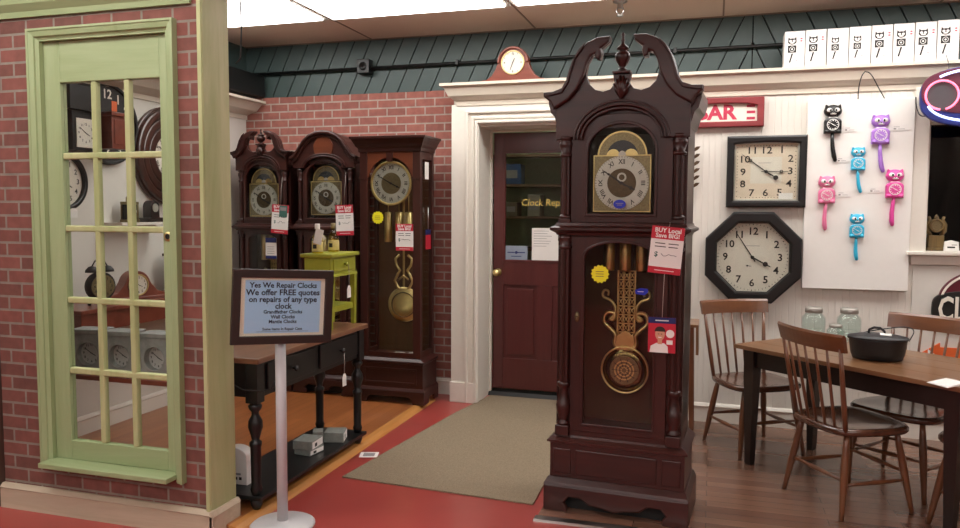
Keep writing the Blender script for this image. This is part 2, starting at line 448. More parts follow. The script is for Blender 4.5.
# crown shelf on the white wall
def crown(mb, x0, x1, y, z0, z1, ext=.12, left=True, right=False, yb=None):
    prof = [(.0, z0), (.012, z0), (.014, z0+.035), (.03, z0+.042), (ext*.55, z0+.07), (ext*.78, z1-.03), (ext*.82, z1-.022), (ext, z1-.02), (ext, z1)]
    mb.loft([(x0-(o if left else 0), x1+(o if right else 0), y-o, yb or y+.18, q) for o, q in prof]); return mb
struct('trim_3', crown(MB(M['cream']), -1.885, 4.1, YW, 2.29, 2.45, .115), label='cream crown shelf running along the top of the white wall')
lc = MB(M['cream']); lc.T = Matrix.Rotation(pi/2, 4, 'Z'); crown(lc, 2.95, YB, 3.9, 2.27, 2.42, .2, False, False, 4.0)
struct('trim_4', lc, label='cream crown moulding along the left wall of the brick alcove')
# door casing
c = MB(M['white'])
c.box(-1.94, -1.72, YW-.004, YW+.03, 0, 2.30, .004); c.box(-1.72, DX1, YW-.0041, YW+.03, DZ+.02, 2.30)
c.box(DX1-.0, DX1+.22, YW-.004, YW+.03, 0, 2.30, .004)
for k, (a, b2) in enumerate([(.0, .018), (.03, .012), (.075, .02)]):
    c.box(-1.725-a-.022, -1.725-a, YW-.004-b2, YW, 0, DZ+.045+a, .006)
    c.box(-1.725-a-.022, DX1+a+.022, YW-.0041-b2, YW, DZ+.025+a, DZ+.047+a, .006)
    c.box(DX1+a, DX1+a+.022, YW-.004-b2, YW, 0, DZ+.025+a, .006)
c.box(-1.945, -1.74, YW-.02, YW, 0, .16, .004)
# jamb reveal
c.box(-1.76, -1.722, YW+.03, 6.02, 0, DZ+.05); c.box(DX1, DX1+.04, YW+.03, 6.02, 0, DZ+.05); c.box(-1.76, DX1+.04, YW+.03, 6.02, DZ+.005, DZ+.05)
c.box(-1.722, -1.705, 5.93, 5.965, .02, DZ+.005, .003); c.box(-1.722, DX1, 5.93, 5.965, DZ-.012, DZ+.005, .003)
struct('trim_5', c, label='white moulded casing around the red-brown repair room door')
struct('trim_6', MB(M['blackmat']).loft([(-1.72, DX1, 5.90, 6.05, .0005), (-1.72, DX1, 5.93, 6.05, .03)]), label='black threshold under the red-brown door')
# ceiling
cm = MB(M['ceil'])
cm.box(-5.2, 4.2, -4.6, 5.99, CZ, CZ+.05)
ce = struct('ceiling', cm)
tm = MB(M['tee'])
for xx in [-4.11+1.38*k for k in range(6)]: tm.box(xx-.006, xx+.006, -4.5, 5.9, CZ-.004, CZ+.001)
for yy in (-4.23, -3.55, -1.01, -.33, 1.75, 2.43, 4.50, 5.18): tm.box(-5.1, 4.1, yy-.006, yy+.006, CZ-.004, CZ+.001)
tm.box(-5.1, 4.1, 5.885, 5.904, CZ-.006, CZ+.001)
struct('tee_grid', tm, parent=ce)
# teal diagonal boards above the walls
def clip(poly, a, b, c0):       # keep a*x+b*z<=c0
    out = []
    for i in range(len(poly)):
        p, q = poly[i], poly[(i+1) % len(poly)]
        dp, dq = a*p[0]+b*p[1]-c0, a*q[0]+b*q[1]-c0
        if dp <= 0: out.append(p)
        if (dp < 0) != (dq < 0) and abs(dp-dq) > 1e-9:
            t = dp/(dp-dq); out.append((p[0]+(q[0]-p[0])*t, p[1]+(q[1]-p[1])*t))
    return out
tw = MB(M['teal']); XC = .235; z0, z1, sl, pt = 2.40, CZ, .47, .146
tw.box(-4.0, 4.1, 5.925, 5.97, z0, z1, mat=M['tealback'])
for side, rng in ((-1, range(-4, 36)), (1, range(-4, 34))):
    for k in rng:
        xb = k*pt
        pl = [(XC+side*(xb+.005), z0), (XC+side*(xb+pt-.005), z0), (XC+side*(xb+pt-.005-sl*(z1-z0)), z1), (XC+side*(xb+.005-sl*(z1-z0)), z1)]
        pl = clip(pl, side*-1, 0, -side*XC-.004)
        if len(pl) >= 3: pl = clip(pl, -1, 0, 3.98)
        if len(pl) >= 3: pl = clip(pl, 1, 0, 4.08)
        if len(pl) >= 3: tw.plate([pl], 5.905, 5.925)
struct('wall_back_upper', tw, label='dark teal diagonal boarding above the walls')
lt = MB(M['teal']); lt.box(-4.0, -3.93, 2.95, 5.93, 2.42, CZ)
struct('wall_left_upper', lt)
# partition wall with the green door opening
PX0, PX1, PY0, PY1, PYE = -3.39, -2.163, 2.93, 3.006, 3.10
OX0, OX1, OZ0, OZ1 = -3.075, -2.354, .27, 2.29
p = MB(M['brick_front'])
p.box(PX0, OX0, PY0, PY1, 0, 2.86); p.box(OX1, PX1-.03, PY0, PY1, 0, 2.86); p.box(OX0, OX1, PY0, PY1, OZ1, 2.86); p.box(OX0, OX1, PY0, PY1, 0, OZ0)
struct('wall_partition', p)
pc = MB(M['pale_green']); pc.box(PX1-.03, PX1, PY0-.012, PYE+.01, 0, 2.87, .004); pc.box(PX1-.022, PX1-.002, PY0-.02, PY0-.0125, 0, 2.87, .003)
struct('trim_7', pc, label='worn pale green end board of the brick partition')
pb = MB(M['pale_wood']); pb.box(PX0, PX1+.012, PY0-.03, PY0-.001, 0, .10); pb.loft([(PX0, PX1+.012, PY0-.03, PY0-.001, .10), (PX0, PX1+.012, PY0-.034, PY0-.001, .105), (PX0, PX1+.012, PY0-.015, PY0-.001, .122)])
pb.box(PX1+.001, PX1+.02, PY0-.03, PYE+.01, 0, .10); pb.loft([(PX1+.001, PX1+.024, PY0-.034, PYE+.01, .10), (PX1+.001, PX1+.012, PY0-.03, PYE+.01, .12)])
struct('baseboard_partition', pb)
pt2 = MB(M['green_h']); pt2.loft([(PX0, PX1-.06, PY0-.015, PY0-.001, 2.40), (PX0, PX1-.06, PY0-.02, PY0-.001, 2.425), (PX0, PX1-.06, PY0-.045, PY0-.001, 2.455), (PX0, PX1-.06, PY0-.05, PY0-.001, 2.48)])
struct('trim_8', pt2, label='pale green ledge along the top of the brick partition')
struct('trim_9', MB(wood('brown_end_panel', '#453228', '#58423a', 'z', 8, .5, .1)).box(-3.92, -3.395, 2.90, 3.10, 0, 2.87, .004), label='dark brown panel at the left end of the brick partition')

# green door set into the partition
d1 = MB(M['green'])
fy = PY0
def casing(mb, x0, x1, z0, z1, wd, y, h):
    prof = [(0, 0), (0, .010), (wd*.25, .016), (wd*.3, .024), (wd*.75, .03), (wd*.8, h), (wd, h)]
    for k in range(len(prof)-1):
        a, b2 = prof[k], prof[k+1]
        def L(o): return [(x0-o, z0), (x1+o, z0), (x1+o, z1+o), (x0-o, z1+o)]
        A, B = L(a[0]), L(b2[0])
        vs = [(q[0], y-a[1], q[1]) for q in A]+[(q[0], y-b2[1], q[1]) for q in B]
        mb.add(vs, [[1, 2, 6, 5], [2, 3, 7, 6], [3, 0, 4, 7]])
    o = wd; mb.add([(x0-o, y-h, z0), (x1+o, y-h, z0), (x1+o, y-h, z1+o), (x0-o, y-h, z1+o), (x0-o, y+.001, z0), (x1+o, y+.001, z0), (x1+o, y+.001, z1+o), (x0-o, y+.001, z1+o)],
                   [[0, 4, 7, 3], [1, 2, 6, 5], [3, 7, 6, 2]])
casing(d1, OX0, OX1, .235, OZ1, .05, fy, .034)
d1.box(OX0-.001, OX0+.005, fy-.01, PY1, OZ0, OZ1); d1.box(OX1-.005, OX1+.001, fy-.01, PY1, OZ0, OZ1); d1.box(OX0+.005, OX1-.005, fy-.01, PY1, OZ1-.005, OZ1+.001)
door1 = struct('door_1', d1, label='pale green salvaged glazed door hung in the brick partition')
dl = MB(M['green'])
gx0, gx1, gz0, gz1 = -2.975, -2.412, .368, 2.092
lx0, lx1, lz0, lz1 = OX0+.006, OX1-.006, OZ0+.004, OZ1-.006
dl.box(lx0, gx0, fy+.012, fy+.052, lz0, lz1, .003); dl.box(gx1, lx1, fy+.012, fy+.052, lz0, lz1, .003)
dl.box(gx0, gx1, fy+.0125, fy+.0515, lz0, gz0, .003, M['green_h']); dl.box(gx0, gx1, fy+.0125, fy+.0515, gz1, lz1, .003, M['green_h'])
struct('door_leaf', dl, parent=door1)
mu = MB(M['pale_green'])
for k in (1, 2):
    xx = gx0+(gx1-gx0)*k/3; mu.box(xx-.015, xx+.015, fy+.016, fy+.048, gz0, gz1, .006)
for k in range(1, 5):
    zz = gz0+(gz1-gz0)*k/5; mu.box(gx0, gx1, fy+.015, fy+.049, zz-.015, zz+.015, .006)
struct('muntin_grid', mu, parent=door1)
struct('glass', MB(M['glass']).box(gx0, gx1, fy+.030, fy+.033, gz0, gz1), parent=door1)
sl2 = MB(M['green_h']); sl2.box(OX0-.012, OX1+.006, fy-.085, fy+.06, .248, .273, .004); struct('sill', sl2, parent=door1)
kh = MB(M['brass']); kh.lathe([(.022, 0), (.021, .003), (.016, .005), (.0, .005)], (-2.385, fy+.0119, 1.372), 16, None, 'y'); kh.disc(-2.383, 1.372, .013, fy+.0055, fy+.0075, M['ink'], 12)
struct('knob_rose', kh, parent=door1)

# red-brown repair room door with its lettering
d2 = MB(M['doorwood']); dy = 5.97
hx0, hx1, hz0, hz1 = -1.615, -.93, 1.09, 1.965
a0, a1, b0, b1 = -1.70, DX1-.01, .055, DZ-.015
d2.box(a0, hx0, dy, dy+.045, b0, b1, .002); d2.box(hx1, a1, dy, dy+.045, b0, b1, .002); d2.box(hx0, hx1, dy, dy+.045, hz1, b1, .002)
d2.box(hx0, hx1, dy, dy+.045, .90, hz0, .002); d2.box(hx0, hx1, dy, dy+.045, b0, .30, .002)
mid = (hx0+hx1)/2
d2.box(mid-.06, mid+.06, dy, dy+.045, .30, .90, .002)
door2 = struct('door_2', d2, label='red-brown half-glazed door to the clock repair room')
for (q0, q1) in ((hx0, mid-.06), (mid+.06, hx1)):
    r = MB(M['doorwood']); r.box(q0, q1, dy+.016, dy+.04, .30, .90)
    r.plate([rect(q0+.03, q1-.03, .33, .87)], dy+.004, dy+.02, .006); struct('door_panel', r, parent=door2)
struct('glass', MB(M['glass']).box(hx0, hx1, dy+.018, dy+.022, hz0, hz1), parent=door2)
st = MB(M['doorwood']); st.plate([rect(hx0-.006, hx1+.006, hz0-.006, hz1+.006), rect(hx0+.014, hx1-.014, hz0+.014, hz1-.014)], dy-.006, dy+.017, .003); struct('glazing_bead', st, parent=door2)
kn = MB(M['brass']); kn.lathe([(.03, 0), (.03, .006), (.012, .01), (.012, .035), (.026, .045), (.03, .06), (.022, .072), (.0, .075)], (-1.66, dy, 1.0), 18, None, 'y'); struct('door_knob', kn, parent=door2)
lt2 = MB(M['gold']); lt2.text('Clock Repair', -1.478, 1.56, .078, dy+.0175, None, .0008, 'LEFT', shear=.12, bold=.0, sx=.95); struct('gold_lettering', lt2, parent=door2)
# notices on the door glass
n1 = MB(M['paper']); n1.box(-1.385, -1.17, dy+.0145, dy+.0175, 1.10, 1.36)
for k in range(7): n1.box(-1.37, -1.37+random.uniform(.1, .17), dy+.0138, dy+.0145, 1.335-.02*k, 1.338-.02*k, 0, M['greypaper'])
tag(n1.build('notice_sheet'), 'white printed sheet taped low on the repair door glass', 'notice')
n2 = MB(plain('grey_blue_card', '#8c98a8', .5)).box(-1.605, -1.42, dy+.012, dy+.0175, 1.095, 1.215, .001)
n2.box(-1.585, -1.525, dy+.0113, dy+.012, 1.158, 1.166, 0, M['navy']); n2.disc(-1.512, 1.162, .012, dy+.0113, dy+.012, M['navy'], 12); n2.box(-1.50, -1.44, dy+.0113, dy+.012, 1.158, 1.166, 0, M['navy']); n2.box(-1.555, -1.47, dy+.0113, dy+.012, 1.128, 1.134, 0, M['navy'])
tag(n2.build('card_sign'), 'small grey-blue card sign in the lower left of the repair door glass', 'sign')
# back room seen through the glass
br = MB(M['roomgreen']); br.box(-2.6, .2, 7.3, 7.35, 0, 2.7); br.box(-2.65, -2.6, 6.02, 7.35, 0, 2.7); br.box(.2, .25, 6.02, 7.35, 0, 2.7); br.box(-2.65, .25, 6.02, 7.35, 2.7, 2.75)
br.box(-2.6, DX0-.05, 6.0, 6.02, 0, 2.7); br.box(DX1+.05, .2, 6.0, 6.02, 0, 2.7); br.box(-2.6, .2, 6.0, 6.02, DZ+.06, 2.7)
struct('wall_repair_room', br)
bl = thing('ceiling_light', 'added unseen fill lamp brightening the repair room behind the door', 'ceiling light', (-1.4, 6.7, 2.7)); MB(M['white']).box(-.3, .3, -.15, .15, -.03, 0, .004).build('housing', bl); MB(M['fill_lamp']).box(-.28, .28, -.13, .13, -.036, -.031).build('diffuser', bl)  # lamp added out of view to brighten the room behind the glass
bs = thing('wall_shelf', 'brown shelving seen through the repair room door glass', 'shelf', (-1.62, 7.28, 0))
[MB(M['shelfwood']).box(a_, a_+.03, -.25, 0, 0, 2.1).build('upright', bs) for a_ in (-.6, .36)]
for zz in (1.12, 1.42, 1.72, 2.0):
    MB(M['shelfwood']).box(-.57, .36, -.24, 0, zz, zz+.025).build('shelf_board', bs)
def shelfbox(x, zz, wd, hh, col, lab):
    b = MB(plain('box_'+col[1:], col, .5)); b.box(-wd/2, wd/2, -.09, .09, 0, hh, .004); b.box(-wd*.35, wd*.35, -.0915, -.09, hh*.3, hh*.7, 0, M['greypaper'])
    return tag(b.build('storage_box', None, (x, 7.15, zz)), lab, 'box')
shelfbox(-1.85, 1.746, .20, .19, '#35507a', 'blue box on the shelf seen through the top of the repair door')
shelfbox(-1.99, 1.446, .10, .16, '#2c2c30', 'narrow dark box on the middle shelf behind the repair door glass')
shelfbox(-1.84, 1.446, .12, .13, '#6a5f50', 'brown box on the middle shelf behind the repair door glass')
shelfbox(-1.62, 1.446, .12, .20, '#8d8878', 'tall beige box on the shelf behind the painted door lettering')
cb = MB(wood('back_room_cupboard', '#3a281c', '#4c3626', 'z', 8, .5)); cb.box(-.25, .25, -.2, .2, 0, 2.0, .005); cb.box(-.22, -.01, -.206, -.2, .1, 1.9, .002); cb.box(.01, .22, -.206, -.2, .1, 1.9, .002)
tag(cb.build('cupboard', None, (-.9, 7.07, 0)), 'tall dark cupboard behind the repair door glass', 'cupboard')

# night window on the right
wf = MB(M['white'])
wf.plate([rect(WX0-.09, WX1+.09, WZ0-.02, 2.30), rect(WX0, WX1, WZ0, WZ1)], YW-.022, YW, .004)
wf.plate([rect(WX0-.02, WX1+.02, WZ0-.02, WZ1+.02), rect(WX0+.012, WX1-.012, WZ0+.012, WZ1-.012)], YW+.0, YW+.19, .004)
win = struct('window_1', wf)
struct('glass', MB(M['glass']).box(WX0, WX1, YW+.165, YW+.17, WZ0, WZ1), parent=win)
sm = MB(M['white']); sm.box(WX0-.11, WX1+.11, YW-.065, YW+.16, WZ0-.012, WZ0+.013, .005); sm.box(WX0-.08, WX1+.08, YW-.03, YW, WZ0-.075, WZ0-.012, .006); struct('sill', sm, parent=win)
nb = MB(M['night']); nb.box(.7, 4.1, 7.4, 7.45, .0, 3.1); nb.box(.7, .75, 5.98, 7.4, 0, 3.1); nb.box(.75, 4.1, YW+.2, 7.4, 0, .02); nb.box(4.05, 4.1, 5.98, 7.4, 0, 3.1)
nb.box(.7, 4.1, 5.98, 7.45, 3.1, 3.15)
struct('night_backdrop', nb)  # black box added as a backdrop for the night outside

# ------------------------------------------------------------------ ceiling lamps
first = None
for yy in (4.84, 2.09, -.67, -3.89):
    for k in range(7):
        xx = -4.80+1.38*k
        if xx > 3.6 or (yy == 2.09 and k in (0, 3, 4, 6)): continue  # unseen middle row, part-filled to put more light on the partition front
        if yy > 4 and xx > 3.6: continue
        if first is None:
            t = thing('ceiling_light', 'bright recessed fluorescent ceiling panel above the alcove', 'ceiling light', (xx, yy, CZ), 0, 'fluorescent ceiling panels')
            f = MB(M['white']); f.plate([rect(-.68, .68, -.335, .335), rect(-.65, .65, -.305, .305)], -.005, .005, .002, fn=lambda v: Vector((v[0], v[1], v[2]-.006))); f.build('frame', t)
            MB(M['lamp']).box(-.65, .65, -.305, .305, -.022, -.003, .006).build('diffuser', t)
            first = t
            t['label'] = 'bright flush fluorescent panel in the tiled ceiling'
        else: dup(first, (xx, yy, CZ), 0, 'bright flush fluorescent panel in the tiled ceiling')
sp = thing('sprinkler_head', 'small chrome sprinkler hanging from the ceiling above the tall clock', 'sprinkler', (-.635, 5.29, CZ)); sp.scale = (1.5, 1.5, 1.5)
MB(M['steel']).lathe([(.032, 0), (.032, -.004), (.02, -.01), (.012, -.012), (.012, -.03), (.0, -.03)], seg=16).build('escutcheon', sp)
s2 = MB(M['steel']); s2.tube([(-.011, 0, -.028), (-.016, 0, -.045), (-.006, 0, -.062)], .0035); s2.tube([(.011, 0, -.028), (.016, 0, -.045), (.006, 0, -.062)], .0035); s2.lathe([(.0, -.06), (.016, -.062), (.016, -.066), (.0, -.067)], seg=12); s2.build('deflector', sp)
# black pipe with its junction box
pp = thing('conduit_pipe', 'black pipe running along the dark teal boarding', 'pipe', (0, 5.87, 2.67))
MB(M['black']).tube([(-3.9, 0, -.012), (3.9, 0, .012)], .013).build('pipe', pp)
jb = MB(M['black']); jb.box(-2.835, -2.725, -.05, .034, -.055, .06, .006); jb.lathe([(.035, .05), (.03, .056), (.0, .056)], (-2.78, 0, .0), 14, None, 'y'); jb.build('junction_box', pp)
for xx in (-1.98, -.3, 1.2): MB(M['black']).box(xx-.012, xx+.012, -.018, .034, -.02, .02, .003).build('clip', pp)
hb = MB(M['black']); hb.box(-3.925, -3.72, 5.1, 5.86, 2.45, 2.64, .01); hb.cur = M['black']
tag(hb.build('black_speaker_box', None), 'black box high on the left alcove wall by the partition end', 'box')
cc = MB(M['cord']); cc.tube([(-2.06, 3.06, 2.90), (-2.065, 3.06, 2.5), (-2.06, 3.06, 2.3), (-2.075, 3.07, 2.18), (-2.10, 3.07, 2.16)], .0035)
tag(cc.build('hanging_cord'), 'thin black cord hanging from the ceiling beside the partition end', 'cord')

# ------------------------------------------------------------------ clock pieces
def numerals(mb, cx, cz, r, size, y, mat, roman=False, rz=None, upright=True, skip=()):
    R = ['XII', 'I', 'II', 'III', 'IIII', 'V', 'VI', 'VII', 'VIII', 'IX', 'X', 'XI']
    for k in range(12):
        if k in skip: continue
        a = 2*pi*k/12
        mb.text(R[k] if roman else str(k or 12), cx+r*sin(a), cz+(rz or r)*cos(a), size, y, mat, .0006, rot=-a if roman else 0, sx=.8 if roman else 1, bold=.02)
def ticks(mb, cx, cz, r0, r1, y, mat, w=.002, n=60):
    for k in range(n):
        a = 2*pi*k/n; c, s = cos(a), sin(a); ww = w*(1.8 if k % 5 == 0 else 1)/2
        mb.plate([[(cx+r0*s-ww*c, cz+r0*c+ww*s), (cx+r0*s+ww*c, cz+r0*c-ww*s), (cx+r1*s+ww*c, cz+r1*c-ww*s), (cx+r1*s-ww*c, cz+r1*c+ww*s)]], y-.0005, y, 0, mat)
def fluted(mb, x, y, z0, z1, r, mat=None, n=9):
    seg = n*4; vs = []; fs = []
    for zz in (z0, z1):
        for k in range(seg):
            a = 2*pi*k/seg; rr = r*(1-.16*(.5-.5*cos(n*a))**.6); vs.append((x+rr*cos(a), y+rr*sin(a), zz))
    for k in range(seg): fs.append([k, (k+1) % seg, seg+(k+1) % seg, seg+k])
    fs.append(list(range(seg))[::-1]); fs.append([seg+k for k in range(seg)])
    mb.add(vs, fs, mat, False)

NECK = [(244,128),(240,150),(250,164),(268,169),(288,163),(303,148),(310,125),(306,100),(296,82),(286,78),(284,90),(274,92),(270,76),(272,66),(252,50),(250,37),(280,38),(305,48),(328,68),(345,98),(354,130),(357,146),(368,159),(388,166),(413,166),(413,178),(397,190),(385,212),(385,285)]
NECKBAND = [(306,100),(296,82),(286,78),(284,90),(274,92),(270,76),(272,66),(252,50),(250,37),(280,38),(305,48),(328,68),(345,98),(354,130),(357,146),(368,159),(388,166),(413,166),(413,178),(397,190),(388,208),(350,186),(328,160),(314,130)]

def tall_clock(name, label, loc, rotz, q, group=None):
    t = thing(name, label, 'clock', loc, rotz, group)
    W, WH = M[q.get('wood', 'mahogany')], M[q.get('woodh', 'mahogany_h')]
    wt, wp, wf, wc, dep = q['wt'], q['wp'], q['wf'], q['wc'], q['dep']
    zf, zp, zw, zc, zd = q['zf'], q['zp'], q['zw'], q['zc'], q['zd']
    yf, yb = -dep/2, dep/2
    # foot and plinth
    b = MB(WH); h = zf*.62
    pts = [(-wf, 0), (-wf+.12, 0), (-wf+.12, h*.35), (-wf+.105, h*.6), (-wf+.13, h*.95), (-wf+.19, h*.95), (-wf+.23, h*.6), (-.05, h*.5), (0, h*.35)]
    ol = pts+[(-a, c) for a, c in pts[-2::-1]]+[(wf, zf), (-wf, zf)]
    b.plate([ol], yf-.035, yf-.005, .008)
    for s in (-1, 1): b.box(s*wf-.015 if s > 0 else -wf, wf if s > 0 else -wf+.015, yf-.005, yb, 0, zf)
    b.box(-wf+.02, wf-.02, yf+.03, yb-.01, .004, zf, mat=M['blackmat'])  # black block added so the foot cutout looks dark behind
    b.loft([(-wf, wf, yf-.035, yb, zf), (-wf+.006, wf-.006, yf-.03, yb, zf+.012), (-wp-.012, wp+.012, yf-.016, yb, zf+.026), (-wp-.006, wp+.006, yf-.008, yb, zf+.034)])
    b.build('bracket_foot', t)
    b = MB(WH)
    b.box(-wp, wp, yf, yb, zf+.03, zp-.02)
    e = wp*.36
    for x0, x1 in ((-wp+.018, -wp+e-.012), (-wp+e+.012, wp-e-.012), (wp-e+.012, wp-.018)): b.plate([rect(x0, x1, zf+.055, zp-.045)], yf-.006, yf+.003, .004)
    b.loft([(-wp, wp, yf, yb, zp-.02), (-wp-.014, wp+.014, yf-.014, yb, zp-.014), (-wp-.014, wp+.014, yf-.014, yb, zp-.004), (-wp+.006, wp-.006, yf+.006, yb, zp+.012), (-wt-.004, wt+.004, yf+.012, yb, zp+.022)])
    b.build('plinth', t)
    # waist case
    b = MB(W); ys = yf+.03
    for s in (-1, 1):
        b.box(min(s*wt, s*(wt-.018)), max(s*wt, s*(wt-.018)), ys, yb, zp+.018, zw-.02)
        b.plate([rect(ys+.06, yb-.05, zp+.1, zw-.12)], -.004, .004, .003, fn=lambda v, s=s: Vector((s*(wt+.001), v[0], v[1])))
    b.box(-wt, wt, ys-.015, ys+.02, zp+.018, zp+.06); b.box(-wt, wt, ys-.015, ys+.02, zw-.06, zw-.015)
    b.box(-wt+.02, wt-.02, yb-.015, yb-.002, zp+.02, zw-.02, mat=M['brownpanel']); b.box(-wt+.02, wt-.02, ys+.02, yb-.015, zp+.018, zp+.024)
    for s in (-1, 1):    # corner blocks behind the columns
        xx = s*(wt-.035); b.box(xx-.036, xx+.036, ys+.0, ys+.03, zp+.02, zw-.02)
    b.loft([(-wt-.002, wt+.002, ys-.03, yb, zw-.03), (-wt-.006, wt+.006, ys-.036, yb, zw-.02), (-wt-.03, wt+.03, ys-.06, yb, zw-.006), (-wt-.03, wt+.03, ys-.06, yb, zw+.006), (-wt-.01, wt+.01, ys-.04, yb, zw+.016), (-wt-.004, wt+.004, ys-.034, yb, zw+.03)])
    b.build('waist_case', t)
    dw = wt-.072; gw = q['gw']; g0, g1 = q['g0'], q['g1']
    d = MB(W); d.plate([rect(-dw, dw, zp+.045, zw-.035), arched(-gw, gw, g0, g1, gw*.42)], ys-.018, ys+.004, .004)
    d.plate([arched(-gw-.012, gw+.012, g0-.012, g1+.012, gw*.42+.005), arched(-gw, gw, g0, g1, gw*.42)], ys-.024, ys-.016, .003)
    do = d.build('waist_door', t)
    MB(M['glass']).plate([arched(-gw-.004, gw+.004, g0-.004, g1+.004, gw*.42)], ys-.010, ys-.007).build('glass', do)
    k = MB(M['olddial']); k.lathe([(.012, 0), (.012, .004), (.006, .006), (.0, .006)], (-dw+.03, ys-.017, (g0+g1)/2+.08), 10, None, 'y', sy=2.2); k.lathe([(.006, 0), (.006, .01), (.0, .012)], (-dw+.03, ys-.019, (g0+g1)/2+.08), 10, None, 'y'); k.build('escutcheon', do)
    # columns
    for s in (-1, 1):
        c = MB(W); xx, yy = s*(wt-.035), ys-.004; r = q['cr']
        z0 = zp+.022; L = zw-.03-z0; zl = z0+L*q.get('turn', .27)
        c.box(xx-.034, xx+.034, yy-.034, yy+.02, z0, z0+.05, .003)
        c.lathe([(r*1.05, z0+.05), (r*1.15, z0+.06), (r*.8, z0+.07), (r*.75, z0+.08), (r*1.2, z0+.12), (r*1.3, z0+.15), (r*1.05, (z0+zl)/2+.03), (r*.7, zl-.05), (r*.75, zl-.035), (r*1.15, zl-.025), (r*1.15, zl-.01), (r*.95, zl)], (xx, yy, 0), 20)
        fluted(c, xx, yy, zl, zw-.10, r)
        c.lathe([(r*.95, zw-.10), (r*1.15, zw-.095), (r*1.15, zw-.085), (r*.9, zw-.08), (r*1.2, zw-.05), (r*1.25, zw-.032)], (xx, yy, 0), 20)
        c.build('waist_column', t)
        c = MB(W); z0 = zw+.03; zt = zc-.012
        c.box(xx-.03, xx+.03, yy-.03, yy+.03, z0, z0+.02, .003)
        c.lathe([(r, z0+.02), (r*1.15, z0+.028), (r*.85, z0+.04)], (xx, yy, 0), 20); fluted(c, xx, yy, z0+.04, zt-.10, r*.85)
        c.lathe([(r*.85, zt-.10), (r*1.1, zt-.095), (r*1.1, zt-.085), (r*.8, zt-.08), (r*1.2, zt-.045), (r*1.25, zt-.03), (r*.9, zt-.02), (r*1.2, zt-.015), (r*1.2, zt)], (xx, yy, 0), 20)
        c.build('hood_column', t)
    # hood case
    b = MB(W)
    for s in (-1, 1): b.box(min(s*wt, s*(wt-.016)), max(s*wt, s*(wt-.016)), ys+.024, yb, zw+.03, max(zc, q['ah'])+.013)
    b.box(-wt, wt, yb-.014, yb-.002, zw+.03, max(zc, q['ah'])+.013); b.box(-wt+.01, wt-.01, ys+.03, yb-.01, zw+.02, zw+.03)
    wcr = wc-.010
    zl_ = max(zc, q['ah'])+.012
    prof = [(.0, zl_), (.008, zl_+.003), (.012, zl_+.012), (wcr-wt-.03, zc+.07*q['ph']), (wcr-wt-.012, zc+.085*q['ph']), (wcr-wt, zc+.12*q['ph']), (wcr-wt, zc+.145*q['ph'])]
    b.loft([(-wt-o, wt+o, ys-.005, yb, zz) for o, zz in prof]); b.build('hood_case', t)
    # hood door with its glass
    dr = q['dw']; ah = q['ah']        # dial half width, moon arch top
    d = MB(W); hw = wt-.062
    oz0 = zw+.075; oz1 = zc+.03
    d.plate([arched(-hw, hw, zw+.03, zc+.075*q['ph'], .1), arched(-dr-.02, dr+.02, oz0, ah+.03, dr*.9)], ys-.016, ys+.006, .004)
    d.plate([arched(-dr-.034, dr+.034, oz0-.014, ah+.044, dr*.9+.014), arched(-dr-.02, dr+.02, oz0, ah+.03, dr*.9)], ys-.024, ys-.014, .003)
    do = d.build('hood_door', t)
    MB(M['glass']).plate([arched(-dr-.022, dr+.022, oz0-.002, ah+.032, dr*.9)], ys-.006, ys-.003).build('glass', do)
    # dial
    yd = ys+.012
    d = MB(M['olddial']); sq = dr; mr = dr*.86
    d.plate([[(-sq, zd-sq), (sq, zd-sq), (sq, zd+sq*.97), (mr, zd+sq*.97)]+ell(0, ah-mr, mr, mr, 24, 0, pi)[1:-1]+[(-mr, zd+sq*.97), (-sq, zd+sq*.97)]], yd, yd+.006)
    d.plate([rect(-sq, sq, zd-sq, zd+sq*.97), rect(-sq+.006, sq-.006, zd-sq+.006, zd+sq*.97-.006)], yd-.003, yd, .001, M['brass'])
    d.plate([[(mr*cos(a), ah-mr+mr*sin(a)) for a in [pi*k/24 for k in range(25)]]+[(mr*.93*cos(a), ah-mr+mr*.93*sin(a)) for a in [pi*k/24 for k in range(24, -1, -1)]]], yd-.003, yd, .001, M['brass'])
    dial = d.build('dial', t)
    c = MB(M['silver']); c.ring(0, zd, sq*.93, sq*.5, yd-.006, yd-.001, bev=.001); numerals(c, 0, zd, sq*.73, sq*.24, yd-.0062, M['ink'], True); ticks(c, 0, zd, sq*.87, sq*.92, yd-.0062, M['ink'], .0015)
    c.build('chapter_ring', dial)
    c = MB(plain('dial_centre', '#574a36', .45, .7, noise=.4, scale=200)); c.disc(0, zd, sq*.5, yd-.004, yd-.001); c.ring(0, zd+sq*.2, sq*.16, sq*.10, yd-.0055, yd-.003, M['silver']); c.build('dial_centre', dial)
    c = MB(M['navy']); c.cur = plain('night_blue_moon_disc', '#20262c', .4)
    mz = ah-mr
    c.plate([ell(0, mz, mr*.62, mr*.62, 24, 0, pi)], yd-.002, yd-.0005)
    for s in (-1, 1): c.plate([ell(s*mr*.36, mz, mr*.27, mr*.27, 18, 0, pi)], yd-.004, yd-.002, 0, M['brass'])
    c.plate([ell(0, mz, mr*.16, mr*.2, 12, 0, pi)], yd-.0045, yd-.002, 0, M['silver'])
    c.build('moon_dial', dial)
    hd = MB(M['ink']); hd.hand(0, zd, 304, sq*.8, .008, yd-.009, spade=.006); hd.hand(0, zd, 117, sq*.55, .01, yd-.011, spade=.009); hd.disc(0, zd, .008, yd-.013, yd-.007); hd.build('hands', dial)
    # pediment
    pd = MB(WH); yp = ys-.012; zs = q['zs']
